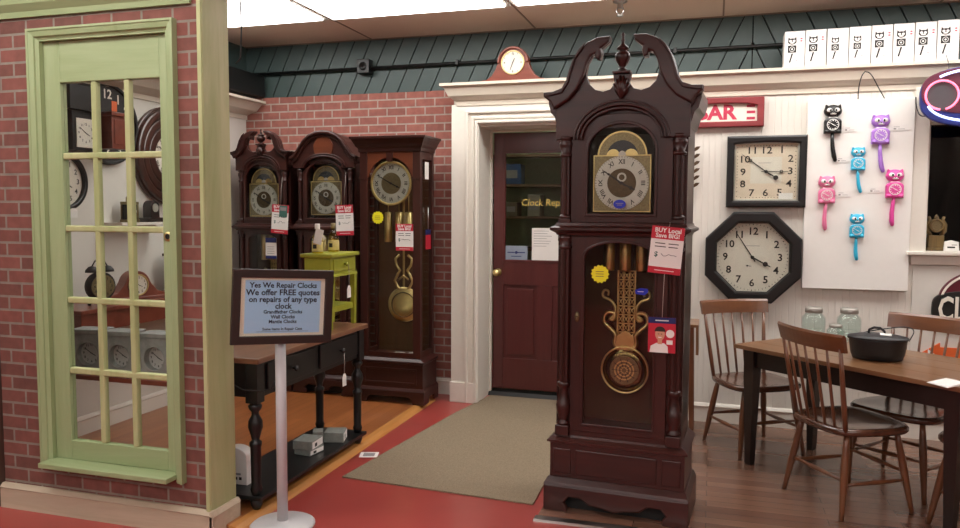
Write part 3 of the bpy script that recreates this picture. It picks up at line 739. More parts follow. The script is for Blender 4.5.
    if q['ped'] == 'swan':
        def P(c): return ((c[0]-222)*.00195*wc/.3725, zc+(270-c[1])*.00171*zs)
        R_ = [P(c) for c in NECK]
        ax, az = P((325, 285)); arch = ell(0, az, ax, (285-205)*.00171*zs, 24, 0, pi)
        top = [(-a, c) for a, c in R_[::-1]]
        pd.plate([[(ax+.0001, az)]+[R_[-1]]+R_[::-1][1:]+[(-a, c) for a, c in R_]+arch[::-1][1:-1]], yp-.02, yp+.012, .003)
        for s in (-1, 1):
            pd.plate([[(s*a, c) for a, c in [P(c) for c in NECKBAND]]], yp-.05, yp-.018, .009)
            pd.plate([[(s*a, c) for a, c in [P(c) for c in [(313,62),(333,88),(344,122),(350,146),(366,170),(400,177),(412,177),(412,167),(388,166),(366,158),(356,140),(352,125),(342,95),(326,66),(310,50)]]]], yp-.062, yp-.048, .004)
        for o, y0 in ((0, -.034), (.018, -.028), (-.016, -.026)):
            w1, w2 = ax+.012+o, ax+o
            pd.plate([ell(0, az, w1, (285-205)*.00171*zs+.012+o, 28, 0, pi)+ell(0, az, w2, (285-205)*.00171*zs+o, 28, 0, pi)[::-1]], yp+y0, yp-.018, .004)
        # carved shell and finial plinth
        cz = P((222, 128))[1]; kx = wc/.3725
        pd.plate([[(-.042*kx, cz), (.042*kx, cz), (.042*kx, cz+.012), (-.042*kx, cz+.012)]], yp-.045, yp+.02, .003)
        for a in (-50, -30, -10, 10, 30, 50):
            ar = radians(a); pd.tube([(0, yp-.03, cz-.10*zs), (sin(ar)*.028*kx, yp-.036, cz-.10*zs+cos(ar)*.05*zs), (sin(ar)*.048*kx, yp-.03, cz-.10*zs+cos(ar)*.092*zs)], [.008, .011, .005], 8)
        pdo = pd.build('pediment', t)
        f = MB(W); s_ = zs*.72
        f.lathe([(r*1., cz+.012+zz*s_) for r, zz in [(.018, 0), (.026, .006), (.018, .014), (.012, .022), (.020, .035), (.032, .06), (.036, .085), (.034, .10), (.024, .112), (.016, .118), (.028, .126), (.030, .132), (.020, .145), (.010, .156), (.007, .17), (.010, .178), (.007, .186), (.006, .20), (.009, .21), (.004, .222), (.0, .226)]], (0, yp-.01, 0), 18)
        f.build('finial', t)
    else:
        h = q['top']-zc
        prof = [(-wc, zc+.06), (-wc, zc+.085), (-wc*.88, zc+.105), (-wc*.74, zc+.16), (-wc*.60, zc+.215), (-wc*.42, zc+h*.90), (-wc*.2, zc+h*.985), (0, zc+h)]
        ol = prof+[(-a, c) for a, c in prof[-2::-1]]+[(wc*.93, zc-.005), (dr+.03, zc-.005)]+ell(0, zc-.005, dr+.03, .085, 20, 0, pi)[1:-1]+[(-dr-.03, zc-.005), (-wc*.93, zc-.005)]
        pd.plate([ol], yp-.014, yp+.012, .003)
        inn = [(a*.97, c-.028) for a, c in prof]
        band = prof+[(-a, c) for a, c in prof[-2::-1]]+[(-a, c) for a, c in inn]+inn[-2::-1]
        pd.plate([band], yp-.05, yp-.01, .01)
        inn2 = [(a*.93, c-.05) for a, c in prof]; inn3 = [(a*.97, c-.026) for a, c in prof]
        pd.plate([inn3+[(-a, c) for a, c in inn3[-2::-1]]+[(-a, c) for a, c in inn2]+inn2[-2::-1]], yp-.032, yp-.01, .007)
        pd.plate([[(-.07, zc+.10), (.07, zc+.10), (.082, zc+.13), (.085, zc+.175), (.05, zc+h-.055), (0, zc+h-.045), (-.05, zc+h-.055), (-.085, zc+.175), (-.082, zc+.13)]], yp-.024, yp-.01, .004, M['cherry'])
        for o, y0 in ((0, -.034), (.018, -.026)):
            pd.plate([ell(0, zc-.005, dr+.042+o, .097+o, 24, 0, pi)+ell(0, zc-.005, dr+.03+o, .085+o, 24, 0, pi)[::-1]], yp+y0, yp-.012, .004)
        # solid bonnet roof behind the front
        bk = [(a*.96, c-.012) for a, c in prof]
        pd.plate([bk+[(-a, c) for a, c in bk[-2::-1]]], yp+.012, yb-.02)
        pd.build('bonnet', t)
    # weights and pendulum
    ym = (ys+yb)/2
    for xx in (-.08, 0, .08):
        xx *= gw/.165
        b = MB(M['brass']); b.lathe([(.005, .235), (.026, .23), (.029, .225), (.029, .01), (.026, .0), (.0, 0)], (xx, ym-.02, q['wz']), 16); b.tube([(xx, ym-.02, q['wz']+.23), (xx, ym-.02, zw)], .003, 6); b.build('weight', t)
    pz = q['pz']; kr = gw/.165
    b = MB(M['brass']); zt = q['wz']-.005; zl = pz+.10*kr
    for xx in (-.042, -.014, .014, .042): b.box(xx*kr-.004, xx*kr+.004, ym+.028, ym+.033, zl, zt)
    n = 9
    for i in range(n+1):
        zz = zl+(zt-zl)*i/n; b.box(-.046*kr, .046*kr, ym+.027, ym+.032, zz-.003, zz+.003)
        if i < n:
            for xx in (-.042, -.014, .014):
                dz = (zt-zl)/n; b.tube([(xx*kr, ym+.029, zz), ((xx+.028)*kr, ym+.029, zz+dz)], .003, 5); b.tube([((xx+.028)*kr, ym+.029, zz), (xx*kr, ym+.029, zz+dz)], .003, 5)
    b.box(-.006, .006, ym+.03, ym+.035, zt, zw)
    b.build('pendulum_rod', t)
    b = MB(M['brass'])
    for s in (-1, 1):
        pts = [(.03, .10), (.06, .13), (.045, .17), (.07, .20), (.115, .235), (.10, .29), (.05, .285), (.06, .245), (.085, .255), (.055, .27), (.05, .31), (.075, .35), (.12, .36), (.115, .40), (.085, .395), (.09, .37)]
        sp_ = smooth(pts); b.tube([(s*a*kr, ym+.02, pz+c*kr) for a, c in sp_], [.011-.006*(i_/len(sp_))**2 for i_ in range(len(sp_))], 8)
    b.plate([[(-.05*kr, pz+.10*kr), (.05*kr, pz+.10*kr), (.042*kr, pz+.17*kr), (.0, pz+.2*kr), (-.042*kr, pz+.17*kr)]], ym+.012, ym+.018, .002)
    b.build('lyre', t)
    b = MB(M['brass']); b.ring(0, pz, .120*kr, .111*kr, ym+.004, ym+.022, bev=.004); b.lathe([(.112*kr, -.004), (.108*kr, .004), (.075*kr, .012), (.0, .013)], (0, ym+.02, pz), 40, M['bobplate'], 'y')
    b.ring(0, pz, .072*kr, .064*kr, ym-.002, ym+.006, M['olddial'], bev=.001); b.disc(0, pz, .064*kr, ym+.000, ym+.006, M['olddial'])
    for rr in (.05, .034, .018): b.ring(0, pz, rr*kr, (rr-.006)*kr, ym-.002, ym+.001, M['brass'], 24)
    for k in range(10):
        a = 2*pi*k/10; b.tube([(0.012*cos(a)*kr, ym-.001, pz+.012*sin(a)*kr), (.062*cos(a)*kr, ym-.001, pz+.062*sin(a)*kr)], .002, 5, M['ink'])
    b.build('pendulum_bob', t)
    return t

def sale_tag(label, loc, rotz, w=.145, h=.215, tilt=0., string=.10, seed=0, green=False, lean=.027):
    t = thing('sale_tag', label, 'price tag', loc, rotz)
    rd = random.Random(seed)
    m = MB(M['paper']); m.T = Matrix.Rotation(tilt, 4, 'Y')
    m.box(-w/2, w/2, -.0015, 0, -h, 0)
    m.box(-w/2, w/2, -.0022, -.0015, -h*.27, 0, 0, M['redpaper']); m.box(-w/2, w/2, -.0022, -.0015, -h, -h*.86, 0, M['redpaper'])
    m.text('BUY Local', 0, -h*.085, w*.19, -.0022, M['paper'], bold=.03); m.text('Save BIG!', 0, -h*.195, w*.19, -.0022, M['paper'], bold=.03)
    for zz, a, b2 in ((.36, -.36, -.05), (.36, .05, .36), (.43, -.36, -.02), (.43, .06, .34)):
        m.box(w*a, w*b2, -.0019, -.0015, -h*zz-.002, -h*zz+.002, 0, M['ink'])
    m.text('$', -w*.3, -h*.60, w*.22, -.0015, M['tealcard'], bold=.02)
    m.tube([(-w*.15+w*.08*i, -.002, -h*(.60+rd.uniform(-.035, .035))) for i in range(7)], .0012, 5, M['ink'])
    m.box(-w*.3, w*.3, -.0026, -.0022, -h*.94, -h*.925, 0, M['paper'])
    if green: m.box(-w*.05, w*.42, -.0035, -.0022, -h*.42, -h*.02, 0, M['tealcard']); m.box(0, w*.36, -.0042, -.0035, -h*.2, -h*.08, 0, M['greypaper'])
    m.build('card', t)
    if string: MB(M['string']).tube([(0, -.001, -.004), (.004, lean*.15, string*.5), (.002, lean, string)], .0012, 5).build('string', t)
    return t
def starburst(label, loc, rotz, r):
    m = MB(M['yellow']); pts = []
    for k in range(28):
        a = 2*pi*k/28; rr = r*(1 if k % 2 == 0 else .84); pts.append((rr*cos(a), rr*sin(a)))
    m.plate([pts], -.002, 0)
    for zz in (.25, 0, -.25): m.box(-r*.45, r*.4, -.0024, -.002, r*zz-.0015, r*zz+.0015, 0, M['olddial'])
    return tag(m.build('starburst_sticker', None, loc, rotz), label, 'sticker')

# big clock in the foreground
A4 = radians(-3.8); L4 = Vector((-.417, 3.885, .001))
def P4(x, y, z): return (L4.x+x*cos(A4)-y*sin(A4), L4.y+x*sin(A4)+y*cos(A4), z)
q4 = dict(wt=.305, wp=.328, wf=.353, wc=.3725, dep=.37, zf=.135, zp=.36, zw=1.41, zc=1.87, zd=1.632, gw=.168, g0=.45, g1=1.345, cr=.029, dw=.139, ah=1.882, ped='swan', ph=1.25, zs=1.123, wz=1.20, pz=.69)
tall_clock('grandfather_clock', 'tall dark mahogany grandfather clock with a swan-neck top, alone in the foreground', L4, A4, q4)
sale_tag('red and white sale tag on the right column of the foreground clock', P4(.238, -.245, 1.428), A4, .148, .218, radians(5), .02, 1)
starburst('yellow starburst sticker on the glass of the foreground clock', P4(-.09, -.183, 1.195), A4, .046)
m = MB(M['bluest']); m.plate([ell(0, 0, .03, .021, 28)], -.002, 0); m.box(-.018, .018, -.0024, -.002, .002, .005, 0, M['greypaper']); m.box(-.012, .012, -.0024, -.002, -.006, -.003, 0, M['greypaper'])
tag(m.build('oval_sticker', None, P4(-.004, -.171, 1.532), A4), 'blue oval sticker at the bottom of the foreground clock dial', 'sticker')
m = MB(M['bluest']); m.plate([[(-.03, -.012), (.012, -.018), (.03, -.002), (.028, .014), (-.008, .016), (-.032, .006)]], -.002, 0); m.box(-.02, .008, -.0024, -.002, -.002, .001, 0, M['paper'])
tag(m.build('blue_sticker', None, P4(.112, -.183, 1.118), A4), 'small blue sticker on the waist glass right of the foreground clock pendulum', 'sticker')
b = thing('brochure', 'red brochure with a smiling man in a white shirt, hung on the foreground clock column', 'brochure', P4(.217, -.245, 1.008), A4)
m = MB(M['redpaper']); w_, h_ = .125, .165
m.box(-w_/2, w_/2, -.003, 0, -h_, 0); m.box(-w_/2, w_/2, -.0036, -.003, -.028, 0, 0, M['navy']); m.box(-.03, .03, -.004, -.0036, -.017, -.012, 0, M['paper'])
m.plate([[(-.055, -h_), (.03, -h_), (.028, -h_+.03), (.012, -h_+.045), (-.024, -h_+.045), (-.05, -h_+.03)]], -.0036, -.003, 0, M['paper'])
m.plate([ell(-.008, -.078, .022, .030, 20)], -.0042, -.0036, 0, M['skin']); m.plate([rect(-.018, .002, -.125, -.1)], -.004, -.0034, 0, M['skin'])
m.plate([ell(-.008, -.066, .025, .024, 20, 0, pi)], -.0046, -.0042, 0, M['hair'])
m.box(-.017, -.011, -.005, -.0042, -.079, -.076, 0, M['ink']); m.box(-.004, .002, -.005, -.0042, -.079, -.076, 0, M['ink']); m.plate([ell(-.008, -.091, .009, .005, 10, pi, 2*pi)], -.005, -.0042, 0, M['paper'])
m.disc(.038, -.075, .019, -.0042, -.003, M['paper'], 18); m.box(.022, .05, -.0036, -.003, -.125, -.105, 0, M['paper'])
m.build('cover', b); MB(M['string']).tube([(.0, -.001, -.003), (.002, .002, .10), (.006, .0, .205)], .0012, 5).build('string', b)

# three clocks along the brick wall
C1 = Vector((-3.50, 5.575, .03)); C2 = Vector((-2.938, 5.575, .03))
qs = dict(wt=.235, wp=.25, wf=.268, wc=.275, dep=.28, zf=.12, zp=.35, zw=1.325, zc=1.80, zd=1.545, gw=.13, g0=.45, g1=1.27, cr=.02, dw=.135, ah=1.80, ped='swan', ph=.9, zs=.74, wz=1.05, pz=.66, wood='mahogany', woodh='mahogany_h')
tall_clock('grandfather_clock', 'dark grandfather clock with a small swan-neck top, leftmost against the brick wall', C1, 0, qs, 'grandfather clocks along the brick wall')
qb = dict(qs, wt=.255, wp=.262, wf=.274, wc=.286, ped='bonnet', ph=.55, top=2.085, zd=1.56, ah=1.815)
tall_clock('grandfather_clock', 'dark grandfather clock with a rounded bonnet top, middle one at the brick wall', C2, 0, qb, 'grandfather clocks along the brick wall')
sale_tag('sale tag with a green card over it on the leftmost grandfather clock', (C1.x+.205, C1.y-.185, 1.535), 0, .15, .23, radians(4), .22, 2, True)
sale_tag('sale tag hanging from the bonnet-topped clock behind the bottles', (C2.x+.205, C2.y-.195, 1.535), 0, .15, .235, radians(-2), .25, 3)
m = MB(M['paper']); m.box(-.05, .05, -.002, 0, -.17, 0); m.box(-.05, .05, -.0026, -.002, -.04, 0, 0, M['navy']); m.box(-.05, .05, -.0026, -.002, -.17, -.145, 0, M['navy'])
for k in range(4): m.box(-.035, .03, -.0024, -.002, -.075-.018*k, -.072-.018*k, 0, M['greypaper'])
t = thing('info_card', 'white and navy card on the waist glass of the leftmost grandfather clock', 'card', (C1.x+.085, C1.y-.14, 1.27)); m.build('card', t)

# straight-topped curio clock with glass sides
t = thing('curio_clock', 'glass-sided tall clock with a flat top and round dial, rightmost at the brick wall', 'clock', (-2.33, 5.475, .03), 0, 'grandfather clocks along the brick wall')
W, WH = M['mahogany_red'], M['mahogany_h']; dp = .145; wt = .245
b = MB(M['mahogany_h']); hb_ = .1
pts = [(-.285, 0), (-.19, 0), (-.185, .03), (-.165, .05), (-.13, .055)]
b.plate([pts+[(-a, c) for a, c in pts[::-1]]+[(.285, hb_), (-.285, hb_)]], -dp-.025, -dp+.005, .005)
for s in (-1, 1): b.plate([[(-dp, 0), (-dp+.08, 0), (-dp+.09, .045), (dp-.09, .045), (dp-.08, 0), (dp, 0), (dp, hb_), (-dp, hb_)]], -.01, .01, .003, fn=lambda v, s=s: Vector((s*.275+v[2], v[0], v[1])))
b.loft([(-.285, .285, -dp-.025, dp, hb_), (-.272, .272, -dp-.012, dp, hb_+.02)]); b.box(-.268, .268, -dp-.008, dp, hb_+.02, .30)
b.plate([rect(-.22, .22, .15, .27), rect(-.2, .2, .165, .255)], -dp-.013, -dp-.006, .003)
b.loft([(-.268, .268, -dp-.008, dp, .30), (-.28, .28, -dp-.018, dp, .31), (-.28, .28, -dp-.018, dp, .325), (-wt, wt, -dp, dp, .345)])
b.build('plinth', t)
b = MB(W)
for sx_ in (-1, 1):
    xx = sx_*(wt-.03); b.box(xx-.03, xx+.03, -dp, -dp+.05, .34, 1.92, .003)
    xx = sx_*(wt-.015); b.box(xx-.015, xx+.015, dp-.035, dp, .34, 1.92, .003)
    b.box(xx-.012, xx+.012, -dp+.04, dp-.03, .34, .39); b.box(xx-.012, xx+.012, -dp+.04, dp-.03, 1.85, 1.92)
b.box(-wt+.05, wt-.05, -dp+.004, -dp+.03, .34, .385, .002); b.box(-wt, wt, -dp, dp, .335, .35)
b.box(-wt+.03, wt-.03, dp-.012, dp-.002, .35, 1.92, mat=M['brownpanel'])
for s in (-1, 1): b.loft([(s*(wt-.03)-.036, s*(wt-.03)+.036, -dp-.006, -dp+.056, 1.70), (s*(wt-.03)-.036, s*(wt-.03)+.036, -dp-.006, -dp+.056, 1.715)])
b.plate([[(-wt+.06, 1.92), (-wt+.06, 1.66)]+ell(0, 1.66, wt-.06, .20, 24, 0, pi)[::-1]+[(wt-.06, 1.66), (wt-.06, 1.92)]], -dp+.004, -dp+.025, .003, M['cherry'])
b.plate([[(-.022, 1.83), (.022, 1.83), (.03, 1.92), (-.03, 1.92)]], -dp-.004, -dp+.006, .002)
b.build('case', t)
b = MB(M['mahogany_h']); b.loft([(-wt-o, wt+o, -dp-o, dp, zz) for o, zz in [(0, 1.90), (.008, 1.905), (.01, 1.93), (.025, 1.945), (.03, 1.96), (.045, 1.985), (.05, 1.995), (.06, 2.0), (.06, 2.015), (.03, 2.02)]]); b.build('cornice', t)
g = MB(M['glass']); g.box(-wt+.055, wt-.055, -dp+.010, -dp+.013, .38, 1.9)
for s in (-1, 1): g.box(s*(wt-.014)-.0015, s*(wt-.014)+.0015, -dp+.05, dp-.035, .38, 1.86)
g.build('glass', t)
yd = -dp+.03; zd = 1.668
d = MB(M['brass']); d.ring(0, zd, .168, .150, yd-.012, yd+.006, bev=.004); d.disc(0, zd, .152, yd, yd+.006, M['silver']); d.disc(0, zd, .08, yd-.003, yd, M['olddial'])
numerals(d, 0, zd, .118, .042, yd-.0004, M['ink'], True); ticks(d, 0, zd, .142, .148, yd-.0004, M['ink'], .0015)
dl_ = d.build('dial', t)
hd = MB(M['ink']); hd.hand(0, zd, 299, .125, .008, yd-.008, spade=.005); hd.hand(0, zd, 116, .085, .01, yd-.010, spade=.008); hd.disc(0, zd, .008, yd-.011, yd-.004); hd.build('hands', dl_)
for xx in (-.075, .015, .095):
    b = MB(M['brass']); b.lathe([(.005, .235), (.026, .23), (.03, .225), (.03, .01), (.026, .0), (.0, 0)], (xx, .0, 1.22 if xx < .1 else 1.25), 16); b.tube([(xx, 0, 1.45), (xx, 0, 1.62)], .003, 6); b.build('weight', t)
b = MB(M['brass']); b.box(-.008+.04, .008+.04, .03, .036, .80, 1.55)
for s in (-1, 1): b.tube([(.04+s*a, .03, c) for a, c in [(.0, .83), (.05, .87), (.075, .92), (.05, .97), (.03, 1.0), (.06, 1.04), (.07, 1.09), (.035, 1.12)]], .011, 8)
b.tube([(.0, .03, .93), (.04, .03, .96), (.08, .03, .93)], .008, 8); b.build('lyre', t)
b = MB(M['brass']); b.lathe([(.135, -.004), (.138, 0), (.13, .008), (.09, .018), (.0, .02)], (.045, .03, .735), 40, None, 'y'); b.ring(.045, .735, .10, .092, .008, .016, M['olddial'], bev=.002); b.build('pendulum_bob', t)
cx3 = -2.33
sale_tag('sale tag on the glass-sided clock below its hanging weights', (cx3+.125, 5.318, 1.395), 0, .14, .20, 0, .06, 4, lean=.008)
starburst('round yellow sticker on the glass-sided clock left of its weights', (cx3-.10, 5.337, 1.44), 0, .05)
m = MB(M['paper']); m.box(-.04, .04, -.06, .06, 0, .004); m.T = Matrix.Rotation(.3, 4, 'Z'); m.box(.09, .17, -.08, .0, 0, .012)
tag(m.build('instruction_leaflets', None, (cx3+.0, 5.47, .3815)), 'white leaflets lying in the bottom of the glass-sided clock', 'leaflet')
m = MB(M['redpaper']); m.box(-.055, .055, -.002, 0, -.2, -.09); m.box(-.055, .055, -.002, 0, -.09, -.05, 0, M['navy']); m.tube([(0, -.001, -.05), (0, -.001, .12)], .004, 6, M['steel'])
tag(m.build('hang_card', None, (-2.083, 5.49, 1.40), pi/2), 'red and blue card hung on the right side of the glass-sided clock', 'card')
m = MB(M['paper']); m.box(-.04, .04, -.002, 0, -.13, 0)
tag(m.build('small_white_card', None, (-2.083, 5.46, 1.86), pi/2), 'small white card high on the right side of the glass-sided clock', 'card')

# ------------------------------------------------------------------ console table with the lime stand
t = thing('console_table', 'black console table with a brown plank top and low shelf beside the platform edge', 'table', (-2.245, 3.78, .03))
tx0, tx1, ty0, ty1 = -.185, .175, -.615, .615
MB(M['consoletop']).box(tx0, tx1, ty0, ty1, .725, .753, .005).build('table_top', t)
ap = MB(M['black']); ap.box(tx0+.03, tx1-.03, ty0+.045, ty1-.045, .55, .725); ap.build('apron', t)
for s in (-1, 1):
    d = MB(M['black']); y0 = -.50 if s < 0 else .03
    d.box(tx1-.032, tx1-.018, y0, y0+.47, .575, .71, .004)
    do = d.build('drawer', t)
    k = MB(M['blackmat']); k.T = Matrix.Rotation(pi/2, 4, 'Z'); k.lathe([(.006, 0), (.006, .012), (.015, .018), (.016, .026), (.0, .03)], (y0+.235, -(tx1-.018), .64), 12, None, 'y'); k.build('knob', do)
for lx in (tx0+.05, tx1-.045):
    for ly in (ty0+.04, ty1-.07):
        l = MB(M['black']); l.box(lx-.033, lx+.033, ly-.033, ly+.033, .53, .725, .003)
        l.lathe([(.022, .53), (.034, .515), (.03, .50), (.018, .485), (.018, .47), (.034, .44), (.036, .41), (.024, .37), (.018, .345), (.03, .335), (.03, .32), (.026, .31), (.024, .12), (.030, .10), (.022, .07)], (lx, ly, 0), 18)
        l.lathe([(.024, .05), (.03, .04), (.028, .02), (.018, 0)], (lx, ly, 0), 18)
        l.build('leg', t)
MB(M['black']).box(tx0+.005, tx1, ty0+.01, ty1-.03, .05, .07, .004).build('low_shelf', t)
# lime side stand standing on the console
S = Vector((-2.235, 4.215, .785))
t = thing('side_table', 'small lime green side table with one drawer standing on the black console', 'table', S)
MB(M['lime']).box(-.105, .105, -.185, .185, .43, .452, .005).build('table_top', t)
b = MB(M['lime']); b.box(-.085, .085, -.165, .165, .33, .43); b.loft([(-.095, .095, -.175, .175, .315), (-.09, .09, -.17, .17, .33)]); b.build('case', t)
d = MB(M['lime']); d.box(.084, .091, -.13, .13, .345, .42, .003); do = d.build('drawer', t)
k = MB(M['lime']); k.T = Matrix.Rotation(pi/2, 4, 'Z'); k.lathe([(.006, 0), (.006, .01), (.013, .015), (.013, .022), (.0, .025)], (0, -.091, .385), 12, None, 'y'); k.build('knob', do)
for lx in (-.075, .075):
    for ly in (-.155, .155):
        l = MB(M['lime']); l.loft([(lx-.012, lx+.012, ly-.012, ly+.012, 0), (lx-.016, lx+.016, ly-.016, ly+.016, .32)]); l.build('leg', t)
st = MB(M['lime']); st.box(-.07, .07, -.15, -.14, .10, .13); st.box(-.07, .07, .14, .15, .10, .13); st.box(-.078, -.068, -.15, .15, .10, .13); st.box(.068, .078, -.15, .15, .10, .13); st.box(-.075, .075, -.15, .15, .128, .136); st.build('lower_shelf', t)
def hang_tag(label, loc, rotz, sl_):
    t = thing('hang_tag', label, 'price tag', loc, rotz)
    MB(M['paper']).plate([[(-.024, -.075), (.024, -.075), (.024, -.022), (.01, 0), (-.01, 0), (-.024, -.022)]], -.0015, 0).build('card', t)
    MB(M['string']).tube([(0, -.001, -.005), (.002, -.001, sl_*.5), (0, 0, sl_)], .0015, 5).build('string', t)
hang_tag('white hang tag on the drawer knob of the lime side table', (S.x+.122, S.y, S.z+.255), pi/2, .128)
hang_tag('white hang tag on the right drawer knob of the black console', (-2.062, 4.045, .535), pi/2, .125)
def bottle(label, loc, drape):
    t = thing('glass_bottle', label, 'bottle', loc)
    MB(M['amber']).lathe([(.028, 0), (.033, .004), (.033, .085), (.03, .10), (.016, .125), (.013, .14), (.013, .155)], seg=20).build('body', t)
    c = MB(M['paper'] if drape else M['olddial']); c.lathe([(.0145, .145), (.0155, .148), (.0155, .175), (.012, .178), (.0, .178)], seg=16); c.build('cap', t)
    l = MB(M['bottlelabel']); l.lathe([(.0335, .012), (.034, .013), (.034, .072), (.0335, .073)], seg=20); l.box(-.012, .012, -.0352, -.034, .03, .055, 0, M['ink']); l.build('label', t)
    p = MB(M['paper']); p.T = Matrix.Rotation(.25 if drape else -.7, 4, 'Y'); p.box(-.026 if drape else .0, .026 if drape else .03, -.036, -.0345, .06 if drape else .085, .15 if drape else .14); p.build('paper_tag', t)
bottle('amber bottle with a white paper tag and white cap, left one on the lime table', (S.x-.025, S.y-.115, S.z+.452), True)
bottle('amber bottle with a gold cap, right one on the lime table', (S.x-.02, S.y+.075, S.z+.452), False)
# things on the console's low shelf
def gbox(label, loc, rz, a, b, h, face=True):
    m = MB(M['grey_box']); m.box(-a/2, a/2, -b/2, b/2, 0, h, .003); m.T = Matrix.Rotation(pi/2, 4, 'Z')
    if face: m.box(-b/2+.006, b/2-.006, -a/2-.001, -a/2, .006, h-.006, 0, M['paper']); m.box(-b*.25, -b*.05, -a/2-.0016, -a/2-.001, h*.25, h*.65, 0, M['ink'])
    return tag(m.build('gift_box', None, loc, rz), label, 'box', 'grey boxes on the console shelf')
zs_ = .1005
gbox('flat grey box at the bottom of the small stack on the console shelf', (-2.20, 3.87, zs_), -.15, .11, .13, .035)
gbox('grey box lying on top of the flat grey box on the console shelf', (-2.205, 3.865, zs_+.0355), .05, .12, .14, .05)
gbox('grey box standing upright between the other boxes on the console shelf', (-2.22, 4.01, zs_), .5, .06, .08, .09, False)
gbox('grey box with white label, farthest right on the console shelf', (-2.17, 4.135, zs_), .3, .12, .12, .06)
m = MB(M['paper']); m.plate([arched(-.075, .075, 0, .19, .05)], -.035, .035, .004); m.box(-.05, .04, -.036, -.035, .05, .06, 0, M['greypaper']); m.box(.0, .02, -.036, -.035, .025, .04, 0, M['ink']); m.box(.03, .045, -.036, -.035, .025, .04, 0, M['ink'])
tag(m.build('white_carton', None, (-2.305, 3.33, zs_), .0), 'white round-topped carton at the left end of the console shelf', 'box')
m = MB(M['cord']); m.tube([(-2.22, 3.17, .72), (-2.20, 3.14, .66), (-2.13, 3.135, .635), (-2.05, 3.16, .63), (-1.985, 3.145, .65), (-1.962, 3.137, .69)], .004)
tag(m.build('thin_cord'), 'thin black cord looping from the console to the sign pole', 'cord')

# framed sign on its pole
t = thing('sign_stand', 'framed blue clock-repair notice on a white pole with a round base', 'sign', (-1.928, 3.135, 0))
MB(M['signpole']).lathe([(.152, 0), (.152, .006), (.14, .012), (.04, .022), (.03, .026), (.0, .026)], seg=40).build('base', t)
MB(M['signpole']).lathe([(.025, .02), (.025, .98), (.0, .98)], seg=20).build('pole', t)
F = Matrix.Translation((.036, -.034, 1.052)) @ Matrix.Rotation(radians(46), 4, 'Z') @ Matrix.Rotation(radians(3.0), 4, 'Y')
fw_, fh_ = .232, .171
f = MB(M['frame']); f.T = F; f.plate([rect(-fw_, fw_, -fh_, fh_), rect(-fw_+.038, fw_-.038, -fh_+.038, fh_-.038)], -.022, .004, .004); f.box(-fw_+.03, fw_-.03, -.004, .003, -fh_+.03, fh_-.03); fo = f.build('frame', t)
f = MB(M['ivory']); f.T = F; f.box(-fw_+.036, fw_-.036, -.008, -.004, -fh_+.036, fh_-.036); f.build('mat_board', fo)
f = MB(M['skyblue']); f.T = F; px_, pz_ = fw_-.058, fh_-.05
f.box(-px_, px_, -.0095, -.008, -pz_, pz_)
ink = plain('dark_navy_ink', '#101a3c', .5)
for s_, zz, sz in (('Yes We Repair Clocks', .098, .036), ('We offer FREE quotes', .065, .040), ('on repairs of any type', .033, .038), ('clock', .002, .038), ('Grandfather Clocks', -.024, .024), ('Wall Clocks', -.047, .024), ('Mantle Clocks', -.069, .024), ('Some Items In Repair Case', -.103, .018)):
    f.text(s_, 0, zz, sz*.93, -.0096, ink, .0006, bold=.024)
f.box(-.12, .12, -.0101, -.0096, -.1145, -.1135, 0, ink)
f.build('notice', fo)
f = MB(M['glass']); f.T = F; f.box(-fw_+.036, fw_-.036, -.014, -.012, -fh_+.036, fh_-.036); f.build('glass', fo)

# mat on the floor, small floor card
m = MB(M['rug']); pts = [(-1.955, 3.80), (-.845, 3.73), (-.865, 4.9), (-.875, 5.88), (-1.69, 5.88), (-1.79, 5.3)]
m.plate([pts], -.004, .004, .0015, fn=lambda v: Vector((v[0], v[1], v[2]+.0046)))
tag(m.build('floor_mat'), 'taupe carpet mat leading to the red-brown repair door', 'mat')
m = MB(M['paper']); m.box(-.055, .055, -.05, .05, 0, .001); m.box(-.035, .035, -.03, .03, .001, .0013, 0, M['greypaper'])
tag(m.build('floor_card', None, (-1.985, 4.215, .0005), .3), 'small white card on the red floor between platform and mat', 'card')

# ------------------------------------------------------------------ things on the white wall
YF = YW-.001
# red weathered sign
t = thing('wall_sign', 'weathered red framed sign with faded red letters above the square clock', 'sign', (.03, YF, 2.178))
b = MB(M['signred']); b.plate([rect(-.28, .28, -.10, .10), arched(-.245, .235, -.062, .062, .02, 8)], -.045, 0, .006); b.box(-.27, .27, -.012, 0, -.09, .09); b.build('frame', t)
b = MB(M['white_dial']); b.box(-.255, .245, -.016, -.012, -.07, .07)
b.text('BAR', -.035, -.002, .138, -.0165, M['signpink'], .001, bold=.035, sx=1.05); 
for zz in (-.042, .0, .042): b.box(.168, .222, -.0175, -.016, zz-.009, zz+.009, 0, M['signpink'])
b.build('sign_face', t)
# square clock
t = thing('wall_clock', 'square black wall clock with a tan dial above the octagonal clock', 'clock', (.333, YF, 1.771))
b = MB(M['black']); b.plate([rect(-.255, .255, -.242, .242), arched(-.207, .207, -.196, .196, .012, 8)], -.055, 0, .012); b.build('frame', t)
b = MB(M['white_dial']); b.ring(0, 0, .01, .005, -.02, -.018); b = MB(M['silver']); b.plate([rect(-.21, .21, -.199, .199), rect(-.197, .197, -.187, .187)], -.04, -.02, .003); b.build('bezel', t)
d = MB(M['tan_dial']); d.box(-.2, .2, -.022, -.015, -.19, .19); d.box(-.1, .1, -.0226, -.022, -.08, .1, 0, M['cream_dial'])
pos = {12: (0, .143), 1: (.098, .145), 2: (.155, .085), 3: (.155, .002), 4: (.148, -.082), 5: (.09, -.142), 6: (0, -.145), 7: (-.09, -.145), 8: (-.148, -.085), 9: (-.148, -.003), 10: (-.14, .083), 11: (-.092, .143)}
